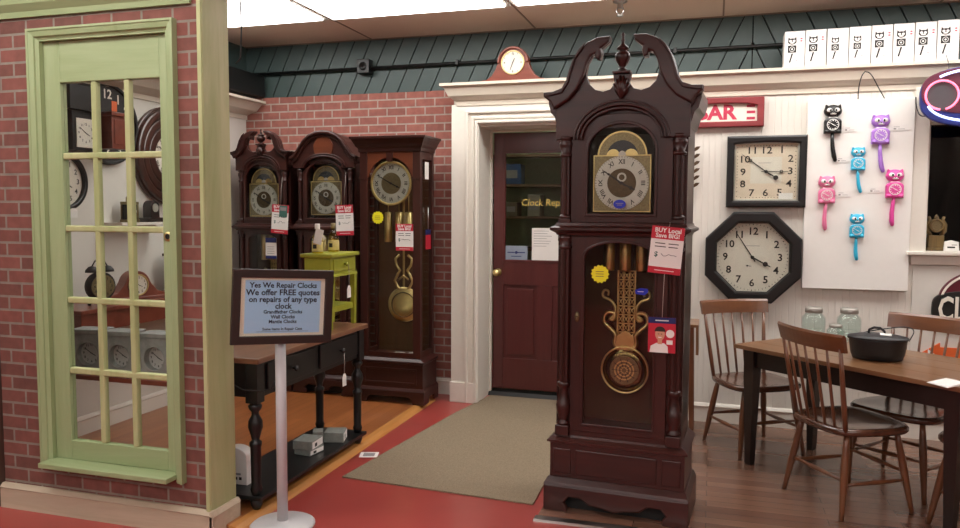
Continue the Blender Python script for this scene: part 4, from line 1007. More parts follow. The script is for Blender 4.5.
for k, (a, c) in pos.items(): d.text(str(k), a, c, .066, -.0226, M['ink'], .0006, bold=.012, sx=1.15)
for k in range(60):
    a = 2*pi*k/60; sx_, sz_ = sin(a), cos(a); s = 1/max(abs(sx_)/.186, abs(sz_)/.176)
    d.box(sx_*s-.0025, sx_*s+.0025, -.0226, -.022, sz_*s-.0025, sz_*s+.0025, 0, M['ink'])
d.box(-.05, .03, -.0228, -.0222, .058, .061, 0, M['greypaper'])
do = d.build('dial', t)
h = MB(M['ink']); h.hand(0, .0, 307, .205, .006, -.027); h.ring(-.102, .077, .011, .006, -.029, -.026, M['ink'], 16); h.hand(0, 0, 90, .15, .005, -.029); h.ring(.098, 0, .011, .006, -.031, -.028, M['ink'], 16)
h.hand(0, 0, 122, .085, .008, -.031, tail=0); h.disc(.063, -.041, .016, -.034, -.030, M['ink'], 18); h.disc(0, 0, .011, -.036, -.022); h.build('hands', do)
MB(M['paper']).box(.085, .175, -.0245, -.023, -.185, -.145).build('price_label', t)
MB(M['glass']).box(-.205, .205, -.040, -.0385, -.194, .194).build('glass', t)
# octagonal clock
t = thing('wall_clock', 'octagonal black wall clock with a cream dial on the white wall', 'clock', (.262, YF, 1.185))
def octo(r): return [(r*cos(pi/8+pi/4*k), r*sin(pi/8+pi/4*k)) for k in range(8)]
ro = .312/cos(pi/8)
b = MB(M['black']); b.plate([octo(ro), octo(ro*.765)], -.075, 0, .012); b.plate([octo(ro*.82), octo(ro*.75)], -.055, -.01, .004); b.build('frame', t)
d = MB(M['cream_dial']); d.plate([octo(ro*.77)], -.03, -.01); 
numerals(d, 0, 0, .178, .07, -.0305, M['ink']); ticks(d, 0, 0, .222, .231, -.0305, M['ink'], .003)
d.box(-.045, .045, -.0306, -.03, .078, .081, 0, M['greypaper'])
do = d.build('dial', t)
h = MB(M['ink']); h.hand(0, 0, 327, .21, .008, -.035, tail=.16); h.hand(0, 0, 118, .14, .011, -.037, tail=.1, spade=.017); h.disc(0, 0, .012, -.041, -.03); h.hand(-.012, -.06, 275, .03, .004, -.034, spade=.006); h.build('hands', do)
MB(M['glass']).plate([octo(ro*.76)], -.053, -.0515).build('glass', t)
# dried stem hung behind the big clock
t = thing('dried_stem', 'dried brown leaf stem hung on the wall just right of the tall clock', 'dried plant', (-.155, YF, 1.93))
MB(M['leaf']).tube([(0, -.03, 0), (.004, -.03, -.15), (0, -.03, -.30)], .004).build('stem', t)
l = MB(M['leaf'])
for k in range(6):
    zz = -.01-.05*k
    for s in (-1, 1): l.loft([(min(s*.003, s*.006), max(s*.003, s*.006), -.034, -.028, zz-.012), (min(s*.01, s*.045), max(s*.01, s*.045), -.045, -.03, zz+.012), (min(s*.03, s*.055), max(s*.03, s*.055), -.05, -.046, zz+.028)])
l.build('leaves', t)

# display board with cat-shaped clocks
BX0, BX1, BZ0, BZ1 = .582, 1.222, .985, 2.235
t = thing('display_board', 'large white board on the wall holding the coloured cat-shaped clocks', 'board', (.902, YF, 1.61))
MB(M['board']).box(-.32, .32, -.04, 0, -.625, .625, .003).build('panel', t)
YC = YF-.041
PR = 'cat-shaped clocks on the white board'
def cat_clock(label, x, z, mat, k, rot, dialmat):      # z is the top of the ears
    t = thing('cat_clock', label, 'clock', (x, YC, z), 0, PR)
    mm = M[mat]; R = Matrix.Scale(k, 4)
    h = MB(mm); h.T = R
    h.lathe([(.052, 0), (.056, .008), (.051, .022), (.034, .032), (.0, .036)], (0, 0, -.05), 28, None, 'y', sy=.76)
    for s in (-1, 1): h.plate([[(s*.022, -.018), (s*.051, -.034), (s*.047, -.010), (s*.042, -.006)]], -.018, 0, .004)
    ho = h.build('head', t)
    e = MB(M['paper']); e.T = R
    for s in (-1, 1): e.lathe([(.019, .020), (.0185, .030), (.012, .0365), (.0, .038)], (s*.021, 0, -.045), 20, None, 'y', sy=.85)
    e.lathe([(.022, .020), (.02, .032), (.0, .037)], (0, 0, -.068), 20, None, 'y', sy=.42)
    e.box(-.028, .028, -.024, -.001, -.096, -.088, .003); e.build('eyes', ho)
    e = MB(M['ink']); e.T = R
    for s in (-1, 1): e.lathe([(.007, .034), (.005, .040), (.0, .041)], (s*.017, 0, -.046), 12, None, 'y', sy=1.5)
    e.lathe([(.005, .034), (.0, .040)], (0, 0, -.06), 10, None, 'y'); e.tube([(-.014, -.037, -.068), (0, -.0385, -.072), (.014, -.037, -.068)], .0014, 5)
    e.build('face_marks', ho)
    b = MB(mm); b.T = R
    b.plate([arched(-.054, .054, -.197, -.090, .03, 16)], -.032, 0, .011)
    b.box(-.03, .03, -.022, 0, -.095, -.075, .004)
    for s in (-1, 1): b.lathe([(.016, .0), (.016, .034), (.010, .04), (.0, .041)], (s*.036, 0, -.182), 14, None, 'y', sy=.8)
    bo = b.build('body', t)
    d = MB(M[dialmat]); d.T = R; d.ring(0, -.14, .037, .033, -.0345, -.031, M['paper'], 28); d.disc(0, -.14, .033, -.0335, -.031)
    ticks(d, 0, -.14, .024, .031, -.0336, M['paper'], .0045, 12); d.hand(0, -.14, 305, .024, .004, -.036, M['paper']); d.hand(0, -.14, 118, .018, .005, -.0375, M['paper']); d.build('dial', bo)
    p = MB(mm); p.T = R @ Matrix.Translation((0, 0, -.19)) @ Matrix.Rotation(rot, 4, 'Y') @ Matrix.Translation((0, 0, .19))
    p.tube([(0, -.012, -.19), (.0, -.012, -.24), (.003, -.012, -.30), (.010, -.012, -.345), (.018, -.012, -.375), (.02, -.012, -.382)], [.010, .012, .014, .015, .012, .005], 10)
    p.build('tail', t)
cat_clock('black cat-shaped clock, top left on the white board', .735, 2.212, 'catblack', 1.0, radians(-2), 'catblack')
cat_clock('lilac cat-shaped clock, top right on the white board', 1.022, 2.138, 'catpurple', 1.0, radians(-2), 'catpurple')
cat_clock('turquoise cat-shaped clock, upper one of two, between the black and lilac ones', .897, 1.930, 'catblue', .80, radians(-3), 'catblue')
cat_clock('pale pink cat-shaped clock at the left edge of the white board', .714, 1.745, 'catpink', .96, radians(6), 'catpink')
cat_clock('hot pink cat-shaped clock at the right, below the lilac one', 1.118, 1.785, 'cathotpink', .98, radians(7), 'cathotpink')
cat_clock('turquoise cat-shaped clock, lowest on the white board', .905, 1.494, 'catblue', .82, radians(3), 'catblue')
def price_card(label, x, z, w=.085, h=.04):
    m = MB(M['paper']); m.box(0, w, -.002, 0, -h, 0); m.box(w*.15, w*.5, -.0025, -.002, -h*.40, -h*.33, 0, M['greypaper']); m.box(w*.15, w*.3, -.0025, -.002, -h*.75, -h*.6, 0, M['ink']); m.box(w*.4, w*.8, -.0025, -.002, -h*.72, -h*.66, 0, M['greypaper'])
    tag(m.build('price_card', None, (x, YC-.0005, z)), label, 'price card', 'price cards on the white board')
price_card('price card right of the black cat-shaped clock', .80, 2.065)
price_card('price card right of the lilac cat-shaped clock', 1.085, 2.065, .10)
price_card('price card left of the upper turquoise cat-shaped clock', .765, 1.865, .075)
price_card('price card right of the pale pink cat-shaped clock', .775, 1.64)
price_card('price card left of the hot pink cat-shaped clock', .965, 1.665, .085)
for nm, pts, lab in (('a', [(.905, 5.498, 2.40), (.885, 5.50, 2.37), (.878, 5.54, 2.30), (.884, 5.578, 2.236)], 'black cord running from the crown shelf behind the board, left one'),
                ('b', [(.905, 5.498, 2.40), (.94, 5.50, 2.39), (.99, 5.54, 2.31), (1.04, 5.578, 2.236)], 'black cord running from the crown shelf behind the board, right one')):
    m = MB(M['cord']); m.tube(smooth(pts), .0035, 6); tag(m.build('electric_wire'), lab, 'cord')

# boxes in a row on the crown shelf
bx = [(.481, .136, .243), (.617, .136, .25), (.755, .138, .25), (.893, .138, .254), (1.03, .134, .258), (1.166, .132, .262), (1.298, .134, .264), (1.43, .128, .268)]
bx = [(.483, .127, .235), (.613, .127, .238), (.744, .128, .238), (.876, .128, .241), (1.004, .122, .243), (1.128, .121, .244), (1.251, .121, .246), (1.378, .122, .25)]
ordn = ['first', 'second', 'third', 'fourth', 'fifth', 'sixth', 'seventh', 'last']
for k, (xx, wd, hh) in enumerate(bx):
    t = thing('clock_box', '%s white printed clock box from the left on the crown shelf' % ordn[k], 'box', (xx, 5.60, 2.4505), radians(random.uniform(-1.2, 1.2)), 'white clock boxes on the crown shelf')
    b = MB(M['paper']); b.box(-wd/2+.001, wd/2-.001, -.075, .075, 0, hh, .002); bo = b.build('carton', t)
    p = MB(M['ink']); y_ = -.0755; s = 1.0 if k not in (2, 3) else .86; cx_ = -.016; o = 0 if k not in (2, 3) else -.012
    def Z(v): return hh*.72+o+v*s
    p.plate([ell(cx_, Z(.0), .027*s, .020*s, 20)], y_-.0004, y_)
    for q_ in (-1, 1): p.plate([[(cx_+q_*.008*s, Z(.014)), (cx_+q_*.026*s, Z(.008)), (cx_+q_*.024*s, Z(.028))]], y_-.0004, y_); p.plate([ell(cx_+q_*.011*s, Z(.003), .009*s, .008*s, 14)], y_-.0008, y_-.0004, 0, M['paper'])
    p.plate([ell(cx_, Z(-.009), .014*s, .005*s, 12)], y_-.0008, y_-.0004, 0, M['paper'])
    p.box(cx_-.026*s, cx_+.026*s, y_-.0004, y_, Z(-.073), Z(-.026)); p.ring(cx_, Z(-.05), .017*s, .014*s, y_-.0008, y_-.0004, M['paper'], 18); p.disc(cx_, Z(-.05), .006*s, y_-.0008, y_-.0004, M['paper'], 12)
    p.plate([[(cx_-.003, Z(-.078)), (cx_+.008*s, Z(-.078)), (cx_-.001, Z(-.11)), (cx_-.008, Z(-.138)), (cx_-.018*s, Z(-.136)), (cx_-.010, Z(-.108))]], y_-.0004, y_)
    if k not in (2, 3):
        for zz in (.012, -.003): p.box(.034, .046, y_-.0004, y_, Z(zz), Z(zz+.008), 0, M['signpink'])
    p.box(.006, .02, y_-.0004, y_, Z(-.125), Z(-.122), 0, M['signpink'])
    p.build('print', bo)
# little mantel clock on the crown shelf
t = thing('mantel_clock', 'small reddish wood mantel clock standing on the crown shelf above the door', 'clock', (-1.445, 5.60, 2.4505))
cw = wood('mantel_red_wood', '#6f3020', '#8e4630', 'x', 14, .35)
b = MB(cw); side = [(.225, .012), (.20, .022), (.165, .045), (.135, .09), (.118, .135)]
b.plate([[(-.232, 0), (.232, 0)]+side+ell(0, .135, .105, .105, 24, .15, pi-.15)+[(-a, c) for a, c in side[::-1]]], -.035, .035, .006); b.box(-.235, .235, -.045, .045, 0, .014, .003)
b.plate([ell(0, .135, .118, .118, 30, 0, pi)+ell(0, .135, .10, .10, 30, 0, pi)[::-1]], -.05, .03, .005); b.build('case', t)
d = MB(M['brass']); d.ring(0, .135, .088, .08, -.044, -.034, bev=.002); d.disc(0, .135, .08, -.038, -.033, M['white_dial']); numerals(d, 0, .135, .062, .02, -.0382, M['ink'], False, skip=(1, 2, 4, 5, 7, 8, 10, 11)); ticks(d, 0, .135, .068, .074, -.0382, M['ink'], .003, 12); do = d.build('dial', t)
h = MB(M['ink']); h.hand(0, .135, 200, .06, .006, -.040); h.hand(0, .135, 25, .036, .007, -.041); h.build('hands', do)

# neon sign
t = thing('neon_sign', 'lit neon sign with pink letters and blue outline by the dark window', 'sign', (1.615, 5.43, 2.212))
b = MB(M['blue_glow']); b.plate([sell(0, 0, .405, .188)], -.012, .02, .004); po = b.build('panel', t)
b = MB(M['plum_glow']); b.plate([sell(0, .035, .40, .145)], -.018, -.012, .002); b.build('glow_panel', po)  # plate shaped as the plum glow area of the panel
b = MB(M['greyface']); b.plate([ell(-.29, .01, .092, .09, 32)], -.0205, -.018); b.build('letter_back', po)
b = MB(M['neonblue']); yn = -.034
for a0_, a1_ in ((196, 344), (40, 140)):
    q_ = [sell(0, .003, .375, .162, 2.6, 360)[int(a0_+(a1_-a0_)*k/40)] for k in range(41)]; b.tube([(u_, yn, v_) for u_, v_ in q_], .0075, 8)
b.build('blue_tube', t)
b = MB(M['neonred'])
def nt(pts, closed=False): b.tube([(p_[0], yn, p_[1]) for p_ in pts], .0065, 8, None, closed)
nt([(-.29+.090*cos(radians(a)), .008+.088*sin(radians(a))) for a in range(-75, 266, 10)])
nt([(-.168, -.085), (-.168, .09), (-.09, .09), (-.05, .075), (-.035, .045), (-.05, .015), (-.09, .0), (-.163, .0)])
nt([(.115, .09), (.03, .09), (.03, -.085), (.115, -.085)]); nt([(.03, .003), (.1, .003)])
nt([(.16, -.085), (.16, .09), (.28, -.085), (.28, .09)])
b.build('letter_tube', t)
b = MB(M['black']); b.tube(smooth([(-.33, .012, -.1), (-.39, .02, -.12), (-.41, .06, -.05), (-.40, .12, .02)]), .004); b.tube([(-.25, 0, .16), (-.25, .03, .22), (-.25, .08, .27)], .002); b.tube([(.25, 0, .16), (.25, .03, .22), (.25, .08, .27)], .002); b.build('wire', t)
# window sill things
t = thing('carved_clock', 'small carved wooden shelf clock on the dark window sill', 'clock', (1.40, 5.70, 1.249))
cw2 = wood('carved_olive_wood', '#4a3a1e', '#7a6234', 'z', 20, .5)
b = MB(cw2); b.box(-.055, .055, -.03, .03, 0, .02, .003); b.box(-.045, .045, -.025, .025, .02, .10, .003); b.build('base', t)
b = MB(cw2)
for s in (-1, 1): b.tube([(s*.03, 0, .10), (s*.05, 0, .13), (s*.055, 0, .17), (s*.035, 0, .20), (s*.045, 0, .225)], [.012, .014, .011, .013, .008], 8)
b.ring(0, .165, .045, .03, -.02, .01, bev=.004); b.lathe([(.012, .20), (.016, .215), (.006, .235), (.0, .24)], (0, 0, 0), 10); b.build('carving', t)
b = MB(M['olddial']); b.disc(0, .165, .032, -.012, -.005); b.build('dial', t)
m = MB(M['paper']); m.plate([[(-.045, 0), (.045, 0), (.04, .06), (.0, .07), (-.04, .06)]], -.02, .015, .003); m.box(-.025, .02, -.021, -.02, .02, .03, 0, M['ink']); m.box(-.0, .03, -.021, -.02, .038, .043, 0, M['greypaper'])
tag(m.build('white_card', None, (1.485, 5.68, 1.249)), 'small white folded card on the dark window sill', 'card')
# oval clock shop sign low on the right
pn = MB(M['wallwhite']); pn.box(1.255, 2.3, YW-.012, YW, .40, 1.155, .002)
struct('trim_11', pn, label='plain white panel on the wall under the window')
t = thing('oval_sign', 'dark rounded sign with white letters and a maroon arch on the wall below the window', 'sign', (1.675, YW-.0125, .885))
b = MB(M['ink']); b.plate([sell(0, -.005, .305, .12, 3.4)], -.03, 0, .004); po = b.build('panel', t)
b = MB(M['maroon']); b.plate([ell(0, .05, .27, .20, 48, .0, pi)], -.026, 0, .001); b.build('maroon_arch', po)
b = MB(M['white_dial']); b.plate([ell(0, .05, .262, .192, 48, .0, pi)+ell(0, .05, .248, .178, 48, .0, pi)[::-1]], -.030, -.02, .001); b.text('CLOCKS', -.275, -.012, .215, -.034, None, .004, 'LEFT', bold=.022, sx=.60); b.build('lettering', po)
m = MB(M['orange']); m.plate([[(-.02, .0), (.09, .075), (.09, .045), (.5, .045), (.5, -.045), (.09, -.045), (.09, -.075)]], -.012, 0, .001); m.plate([[(.02, .03), (.06, .0), (.02, -.03)]], -.0125, -.012, 0, M['paper'])
tag(m.build('arrow_sign', None, (1.34, YW-.0125, .58)), 'orange arrow-shaped sign low on the wall behind the right chair', 'sign')

# ------------------------------------------------------------------ chairs
CH = None
def make_chair(label):
    t = thing('spindle_chair', label, 'chair')
    s = MB(M['seatwood'])
    ol = [(-.205, .19), (-.235, .02), (-.24, -.12), (-.20, -.20), (-.10, -.225), (0, -.23), (.10, -.225), (.20, -.20), (.24, -.12), (.235, .02), (.205, .19), (.10, .215), (0, .222), (-.10, .215)]
    def rnd(pl, it=2):
        for _ in range(it):
            o = []
            for i in range(len(pl)):
                p, q = pl[i], pl[(i+1) % len(pl)]
                o += [(p[0]*.75+q[0]*.25, p[1]*.75+q[1]*.25), (p[0]*.25+q[0]*.75, p[1]*.25+q[1]*.75)]
            pl = o
        return pl
    ol = rnd(ol); n = len(ol); vs = []; fs = []
    rings = [(.90, .402), (.97, .404), (1.0, .414), (1.0, .428), (.97, .437), (.9, .438), (.72, .432), (.45, .424), (.2, .422)]
    for f_, zz in rings:
        vs += [(a*f_, c*f_+(.0 if f_ > .9 else .0), zz) for a, c in ol]
    for i in range(len(rings)-1):
        for k in range(n): fs.append([i*n+k, i*n+(k+1) % n, (i+1)*n+(k+1) % n, (i+1)*n+k])
    fs.append(list(range(n))[::-1]); fs.append([(len(rings)-1)*n+k for k in range(n)])
    s.add(vs, fs, None, True); s.build('seat', t)
    feet = {}
    for sx_ in (-1, 1):
        for sy_ in (-1, 1):
            top = Vector((sx_*.165, sy_*.145+.0, .408)); ft = Vector((sx_*.222, sy_*.205, .0)); feet[(sx_, sy_)] = (top, ft)
            l = MB(M['chairwood']); pts = [ft.lerp(top, f_) for f_ in (0, .15, .45, .6, .85, 1)]
            l.tube(pts, [.0115, .0135, .0185, .0195, .016, .0125], 12); l.build('leg', t)
    def at(k, zz):
        a, c = feet[k]; return c.lerp(a, zz/.408)
    def bar(k1, k2, zz):
        p, q = at(k1, zz), at(k2, zz)
        MB(M['chairwood']).tube([p.lerp(q, f_) for f_ in (0, .2, .5, .8, 1)], [.007, .009, .0125, .009, .007], 10).build('stretcher', t)
    bar((-1, -1), (-1, 1), .165); bar((1, -1), (1, 1), .165); bar((-1, -1), (1, -1), .205); bar((-1, 1), (1, 1), .185)
    def railp(u, zz): return Vector((u*.243, .285-.045*u*u+(zz-.86)*.25, zz))
    for k in range(7):
        u = -1+k/3; end = k in (0, 6)
        p = Vector((u*.185, .19-.02*u*u, .425)); q = railp(u*.90, .845)
        mb = MB(M['chairwood']); mb.tube([p.lerp(q, f_) for f_ in (0, .3, .6, 1)], [.0115, .0135, .012, .009] if end else [.007, .0085, .0075, .006], 8)
        mb.build('back_post' if end else 'spindle', t)
    r = MB(M['chairrail']); n = 14; vs = []; fs = []
    for i in range(n+1):
        u = -1+2*i/n
        for zz, o in ((.825, -.009), (.825, .009), (.90, .011), (.912, .004), (.912, -.004), (.90, -.011)):
            p = railp(u, zz); vs.append((p.x*(1+.015*(zz > .86)), p.y+o, p.z))
    for i in range(n):
        for k in range(6): fs.append([i*6+k, i*6+(k+1) % 6, (i+1)*6+(k+1) % 6, (i+1)*6+k])
    fs.append([5, 4, 3, 2, 1, 0]); fs.append([n*6+k for k in range(6)])
    r.add(vs, fs, None, False); r.build('crest_rail', t)
    return t
GR = 'spindle-back chairs around the dining table'
FL = .0065
ch = make_chair('spindle-back chair with its back to us, at the near side of the dining table'); ch['group'] = GR
def seth(o, x_, y_, deg): o.location = (x_, y_, FL); o.rotation_euler = (0, 0, radians(deg+90))
seth(ch, .69, 4.27, 31)
cbk = dup(ch, (.272, 5.09, FL), radians(-59+90), 'spindle-back chair beyond the left end of the table, under the octagonal clock')
ccc = dup(ch, (1.03, 4.63, FL), radians(-130+90), 'spindle-back chair behind the table at the right, in front of the oval sign')
cdd = dup(ch, (1.327, 4.095, FL), radians(137+90), 'spindle-back chair at the right end of the table, cut off by the photo edge')

# dining table
TA = atan2(-.678, .735)
t = thing('dining_table', 'rectangular dining table with a brown plank top and black legs', 'table', (.13+.735*.655+.678*.36, 4.73-.678*.655+.735*.36, FL), TA)
tt = MB(M['tabletop'])
for k in range(4): tt.box(-.655, .655, -.36+.18*k+.0006, -.36+.18*(k+1)-.0006, .690, .7135, .002)
tt.box(-.65, .65, -.355, .355, .692, .711)
tt.build('table_top', t)
a = MB(M['darkbrown']); a.box(-.58, .58, -.30, -.28, .585, .69, .002); a.box(-.58, .58, .28, .30, .585, .69, .002); a.box(-.60, -.58, -.28, .28, .585, .69, .002); a.box(.58, .60, -.28, .28, .585, .69, .002); a.build('apron', t)
for lx in (-.575, .575):
    for ly in (-.285, .285):
        l = MB(M['darkbrown']); l.loft([(lx-.02, lx+.02, ly-.02, ly+.02, 0), (lx-.034, lx+.034, ly-.034, ly+.034, .55), (lx-.034, lx+.034, ly-.034, ly+.034, .69)]); l.build('leg', t)
TZ = FL+.7136
def jar(label, x_, y_, h, r, blue):
    t = thing('glass_jar', label, 'jar', (x_, y_, TZ+.0004))
    b = MB(M['jar']); b.lathe([(r*.9, 0), (r, .008), (r, h*.62), (r*.97, h*.70), (r*.72, h*.80), (r*.68, h*.83), (r*.68, h*.9)], seg=28); b.lathe([(r*.85, .012), (r*.94, .02), (r*.94, h*.62), (r*.66, h*.8)], seg=28)
    b.box(-r*.5, r*.5, -r*1.03, -r*.98, h*.38, h*.40); b.box(-r*.42, r*.42, -r*1.03, -r*.98, h*.28, h*.30)
    b.build('jar_body', t)
    l = MB(M['zinc'] if not blue else M['lead']); l.lathe([(r*.74, h*.84), (r*.76, h*.86), (r*.74, h*.97), (r*.66, h), (.0, h)], seg=24); l.build('lid', t)
jar('large aqua glass jar with a metal lid, left one on the table', .60, 5.045, .20, .068, False)
jar('large aqua glass jar with a metal lid, right one behind the black pot', .80, 5.06, .20, .068, True)
jar('small aqua glass jar between the two large jars', .712, 4.955, .112, .05, False)
# black oval pot
t = thing('oval_pot', 'black cast iron oval pot with a lid and bail handle on the table', 'pot', (.85, 4.475, TZ+.0004), radians(-8)); t.scale = (1, 1, 1.16)
b = MB(M['castiron']); b.lathe([(.066, 0), (.08, .004), (.087, .03), (.093, .088), (.095, .095)], seg=40, sx=1.5, sy=1.1); b.build('pot_body', t)
b = MB(M['castiron']); b.lathe([(.098, .095), (.100, .099), (.096, .106), (.06, .116), (.02, .12), (.0, .12)], seg=40, sx=1.5, sy=1.1)
lo = b.build('lid', t)
b = MB(M['castiron']); b.tube([(-.045, 0, .112), (-.043, 0, .134), (-.02, 0, .145), (.01, 0, .144), (.03, 0, .13), (.034, 0, .112)], .006, 8); b.build('lid_handle', lo)
b = MB(M['blackmat']); b.tube(smooth([(-.143, .0, .09), (-.05, .09, .115), (.08, .09, .140), (.14, .07, .150), (.175, .03, .14), (.146, .0, .092)]), .0028, 6); b.build('bail_handle', t)
b = MB(M['paper']); b.T = Matrix.Translation((.035, -.035, .1195)) @ Matrix.Rotation(radians(14), 4, 'X'); b.box(-.027, .027, -.012, .012, 0, .0015); b.build('price_sticker', t)
m = MB(M['paper']); m.plate([[(0, 0), (.06, -.10), (.17, .02), (.11, .12)]], -.0008, .0008, fn=lambda v: Vector((v[0], v[1], v[2]+.0012)))
m.plate([[(.004, .0), (.062, -.096), (.166, .02), (.108, .115)]], -.0006, .0006, fn=lambda v: Vector((v[0], v[1], v[2]+.003+.06*max(0, v[0]-.09))))
tag(m.build('folded_paper', None, (.955, 3.925, TZ)), 'white folded paper on the right end of the dining table', 'paper')
# drop-leaf stand half hidden behind the big clock
t = thing('drop_leaf_table', 'narrow wooden drop-leaf table mostly hidden behind the foreground clock', 'table', (-.248, 5.27, FL))
MB(M['tabletop']).box(-.14, .16, -.15, .15, .74, .76, .003).build('table_top', t)
MB(M['tabletop']).loft([(.158, .176, -.14, .14, .56), (.155, .172, -.15, .15, .758)]).build('drop_leaf', t)
for lx in (-.1, .12):
    for ly in (-.11, .11):
        l = MB(M['chairwood']); l.loft([(lx+.01, lx+.035, ly-.012, ly+.012, 0), (lx-.02, lx+.02, ly-.02, ly+.02, .74)]); l.build('leg', t)

# ------------------------------------------------------------------ seen through the green door: left alcove wall
XL = -3.899; RL = pi/2
# round dark wooden clock
t = thing('wall_clock', 'large round clock with a dark stepped wooden frame seen through the green door', 'clock', (XL, 4.80, 1.885), RL)
b = MB(M['darkoval']); b.ring(0, 0, .36, .15, -.03, 0, bev=.008); b.ring(0, 0, .215, .15, -.042, -.02, bev=.008); b.ring(0, 0, .345, .29, -.06, -.02, bev=.014); b.ring(0, 0, .28, .225, -.05, -.02, bev=.01); b.build('frame', t)
d = MB(M['cream_dial']); d.disc(0, 0, .16, -.02, -.005); numerals(d, 0, 0, .12, .04, -.0205, M['ink'], True); do = d.build('dial', t)
h = MB(M['ink']); h.hand(0, 0, 305, .12, .01, -.024); h.hand(0, 0, 118, .08, .012, -.026); h.build('hands', do)
# big black round clock
t = thing('wall_clock', 'large black-faced clock with pale numerals seen through the upper panes of the green door', 'clock', (XL, 4.22, 2.06), RL)
b = MB(M['blackmat']); b.disc(0, 0, .27, -.02, 0, None, 48); b.ring(0, 0, .27, .25, -.035, -.01, bev=.004); numerals(b, 0, 0, .195, .085, -.0205, M['white_dial']); do = b.build('dial', t)
h = MB(M['white_dial']); h.hand(0, 0, 60, .17, .012, -.026); h.hand(0, 0, 120, .11, .014, -.028); h.build('hands', do)
# white dial, black rim
t = thing('wall_clock', 'round white-faced clock with a black rim seen through the left panes of the green door', 'clock', (XL, 3.83, 1.665), RL)
b = MB(M['black']); b.ring(0, 0, .185, .155, -.045, 0, bev=.008); b.build('frame', t)
d = MB(M['cream_dial']); d.disc(0, 0, .158, -.02, -.003); numerals(d, 0, 0, .122, .045, -.0205, M['ink']); do = d.build('dial', t)
h = MB(M['ink']); h.hand(0, 0, 305, .12, .007, -.024); h.hand(0, 0, 118, .08, .009, -.026); h.build('hands', do)
m = MB(M['paper']); m.plate([[(-.03, -.06), (.03, -.06), (.03, -.01), (.012, 0), (-.012, 0), (-.03, -.01)]], -.002, 0)
tag(m.build('paper_tag', None, (XL+.05, 3.88, 1.50), RL), 'small white paper tag under the white-faced round clock', 'price tag')
# black hooded clock with square dial
t = thing('wall_clock', 'black box clock with a square white dial at the top left behind the green door', 'clock', (XL, 3.93, 1.86), RL)
b = MB(M['black']); b.box(-.09, .10, -.10, 0, 0, .25, .004); b.loft([(-.13, .12, -.13, 0, .25), (-.13, .12, -.13, 0, .40), (-.11, .10, -.11, 0, .42)]); b.build('case', t)
d = MB(M['white_dial']); d.box(-.062, .082, -.106, -.10, .02, .20, .001); numerals(d, .01, .11, .055, .02, -.1065, M['ink']); d.hand(.01, .11, 305, .05, .004, -.108, M['ink']); d.hand(.01, .11, 118, .035, .005, -.109, M['ink']); d.build('dial', t)
# reddish wooden case clock
m = MB(M['hallred']); m.box(-.07, .07, -.12, 0, 0, .22, .005); m.box(-.085, .085, -.135, 0, .21, .235, .004); m.box(-.05, .05, -.124, -.12, .03, .19, .003)
t = thing('wooden_case_clock', 'small reddish wooden case hung in front of the black-faced clock', 'clock', (XL+.06, 4.15, 1.885), RL); m.build('case', t)
o = MB(M['orange']); o.box(-.085, -.04, -.1375, -.1355, .236, .30); o.build('orange_tag', t)
# small wall shelf with a carriage clock and a bracket clock
t = thing('wall_shelf', 'small white wall shelf behind the middle panes of the green door', 'shelf', (XL, 4.40, 1.385), RL)
MB(M['white']).box(-.24, .22, -.17, 0, 0, .02, .003).build('shelf_board', t)
for xx in (-.16, .14): MB(M['white']).plate([[(0, 0), (-.13, 0), (-.12, -.02), (-.03, -.06), (-.01, -.12), (0, -.12)]], xx-.01, xx+.01, .002, fn=lambda v: Vector((v[2]+0, v[0], v[1]))).build('bracket', t) if False else MB(M['white']).box(xx-.01, xx+.01, -.12, 0, -.03, 0, .003).build('bracket', t)
t = thing('carriage_clock', 'brass carriage clock with a top handle on the small wall shelf', 'clock', (XL+.09, 4.32, 1.4055), RL)
b = MB(M['olddial']); b.box(-.05, .05, -.04, .04, 0, .02, .003); b.box(-.046, .046, -.038, .038, .12, .14, .003)
for sx_ in (-1, 1):
    for sy_ in (-1, 1): b.lathe([(.006, .02), (.006, .12)], (sx_*.04, sy_*.032, 0), 8)
b.box(-.036, .036, -.03, .03, .02, .12, 0, M['blackmat']); b.tube([(-.03, 0, .14), (-.028, 0, .17), (0, 0, .18), (.028, 0, .17), (.03, 0, .14)], .004, 6); b.build('case', t)
d = MB(M['white_dial']); d.disc(0, .075, .028, -.033, -.030); d.build('dial', t)
t = thing('bracket_clock', 'dark little mantel clock at the right end of the small wall shelf', 'clock', (XL+.09, 4.53, 1.4055), RL)
b = MB(M['darkbrown']); b.box(-.08, .08, -.045, .045, 0, .03, .004); b.plate([arched(-.045, .045, .03, .15, .045)], -.035, .035, .004); b.build('case', t)
d = MB(M['silver']); d.disc(0, .10, .03, -.038, -.035); d.build('dial', t)
# wall-hung side counter
t = thing('wall_counter', 'reddish wooden counter fixed along the left alcove wall behind the green door', 'counter', (XL, 4.25, .84), RL)
MB(M['hallred']).box(-.65, .62, -.36, 0, .03, .055, .004).build('top', t)
MB(M['hallred']).box(-.62, .59, -.33, 0, -.09, .03, .003).build('apron', t)
t = thing('alarm_clock', 'dark twin-bell alarm clock on the reddish counter', 'clock', (XL+.22, 3.90, .896), RL-.3)
b = MB(M['blackmat']); b.lathe([(.085, 0), (.09, .01), (.09, .05), (.07, .06), (.0, .06)], (0, .03, .115), 28, None, 'y')
for s in (-1, 1): b.tube([(s*.05, 0, .05), (s*.075, 0, 0)], .009, 8); b.lathe([(.04, .205), (.038, .22), (.02, .24), (.0, .245)], (s*.05, 0, 0), 16)
b.tube([(-.05, 0, .24), (-.03, 0, .275), (.03, 0, .275), (.05, 0, .24)], .005, 6); b.build('case', t)
d = MB(M['olddial']); d.disc(0, .115, .074, -.036, -.030); numerals(d, 0, .115, .055, .022, -.0365, M['ink']); d.build('dial', t)
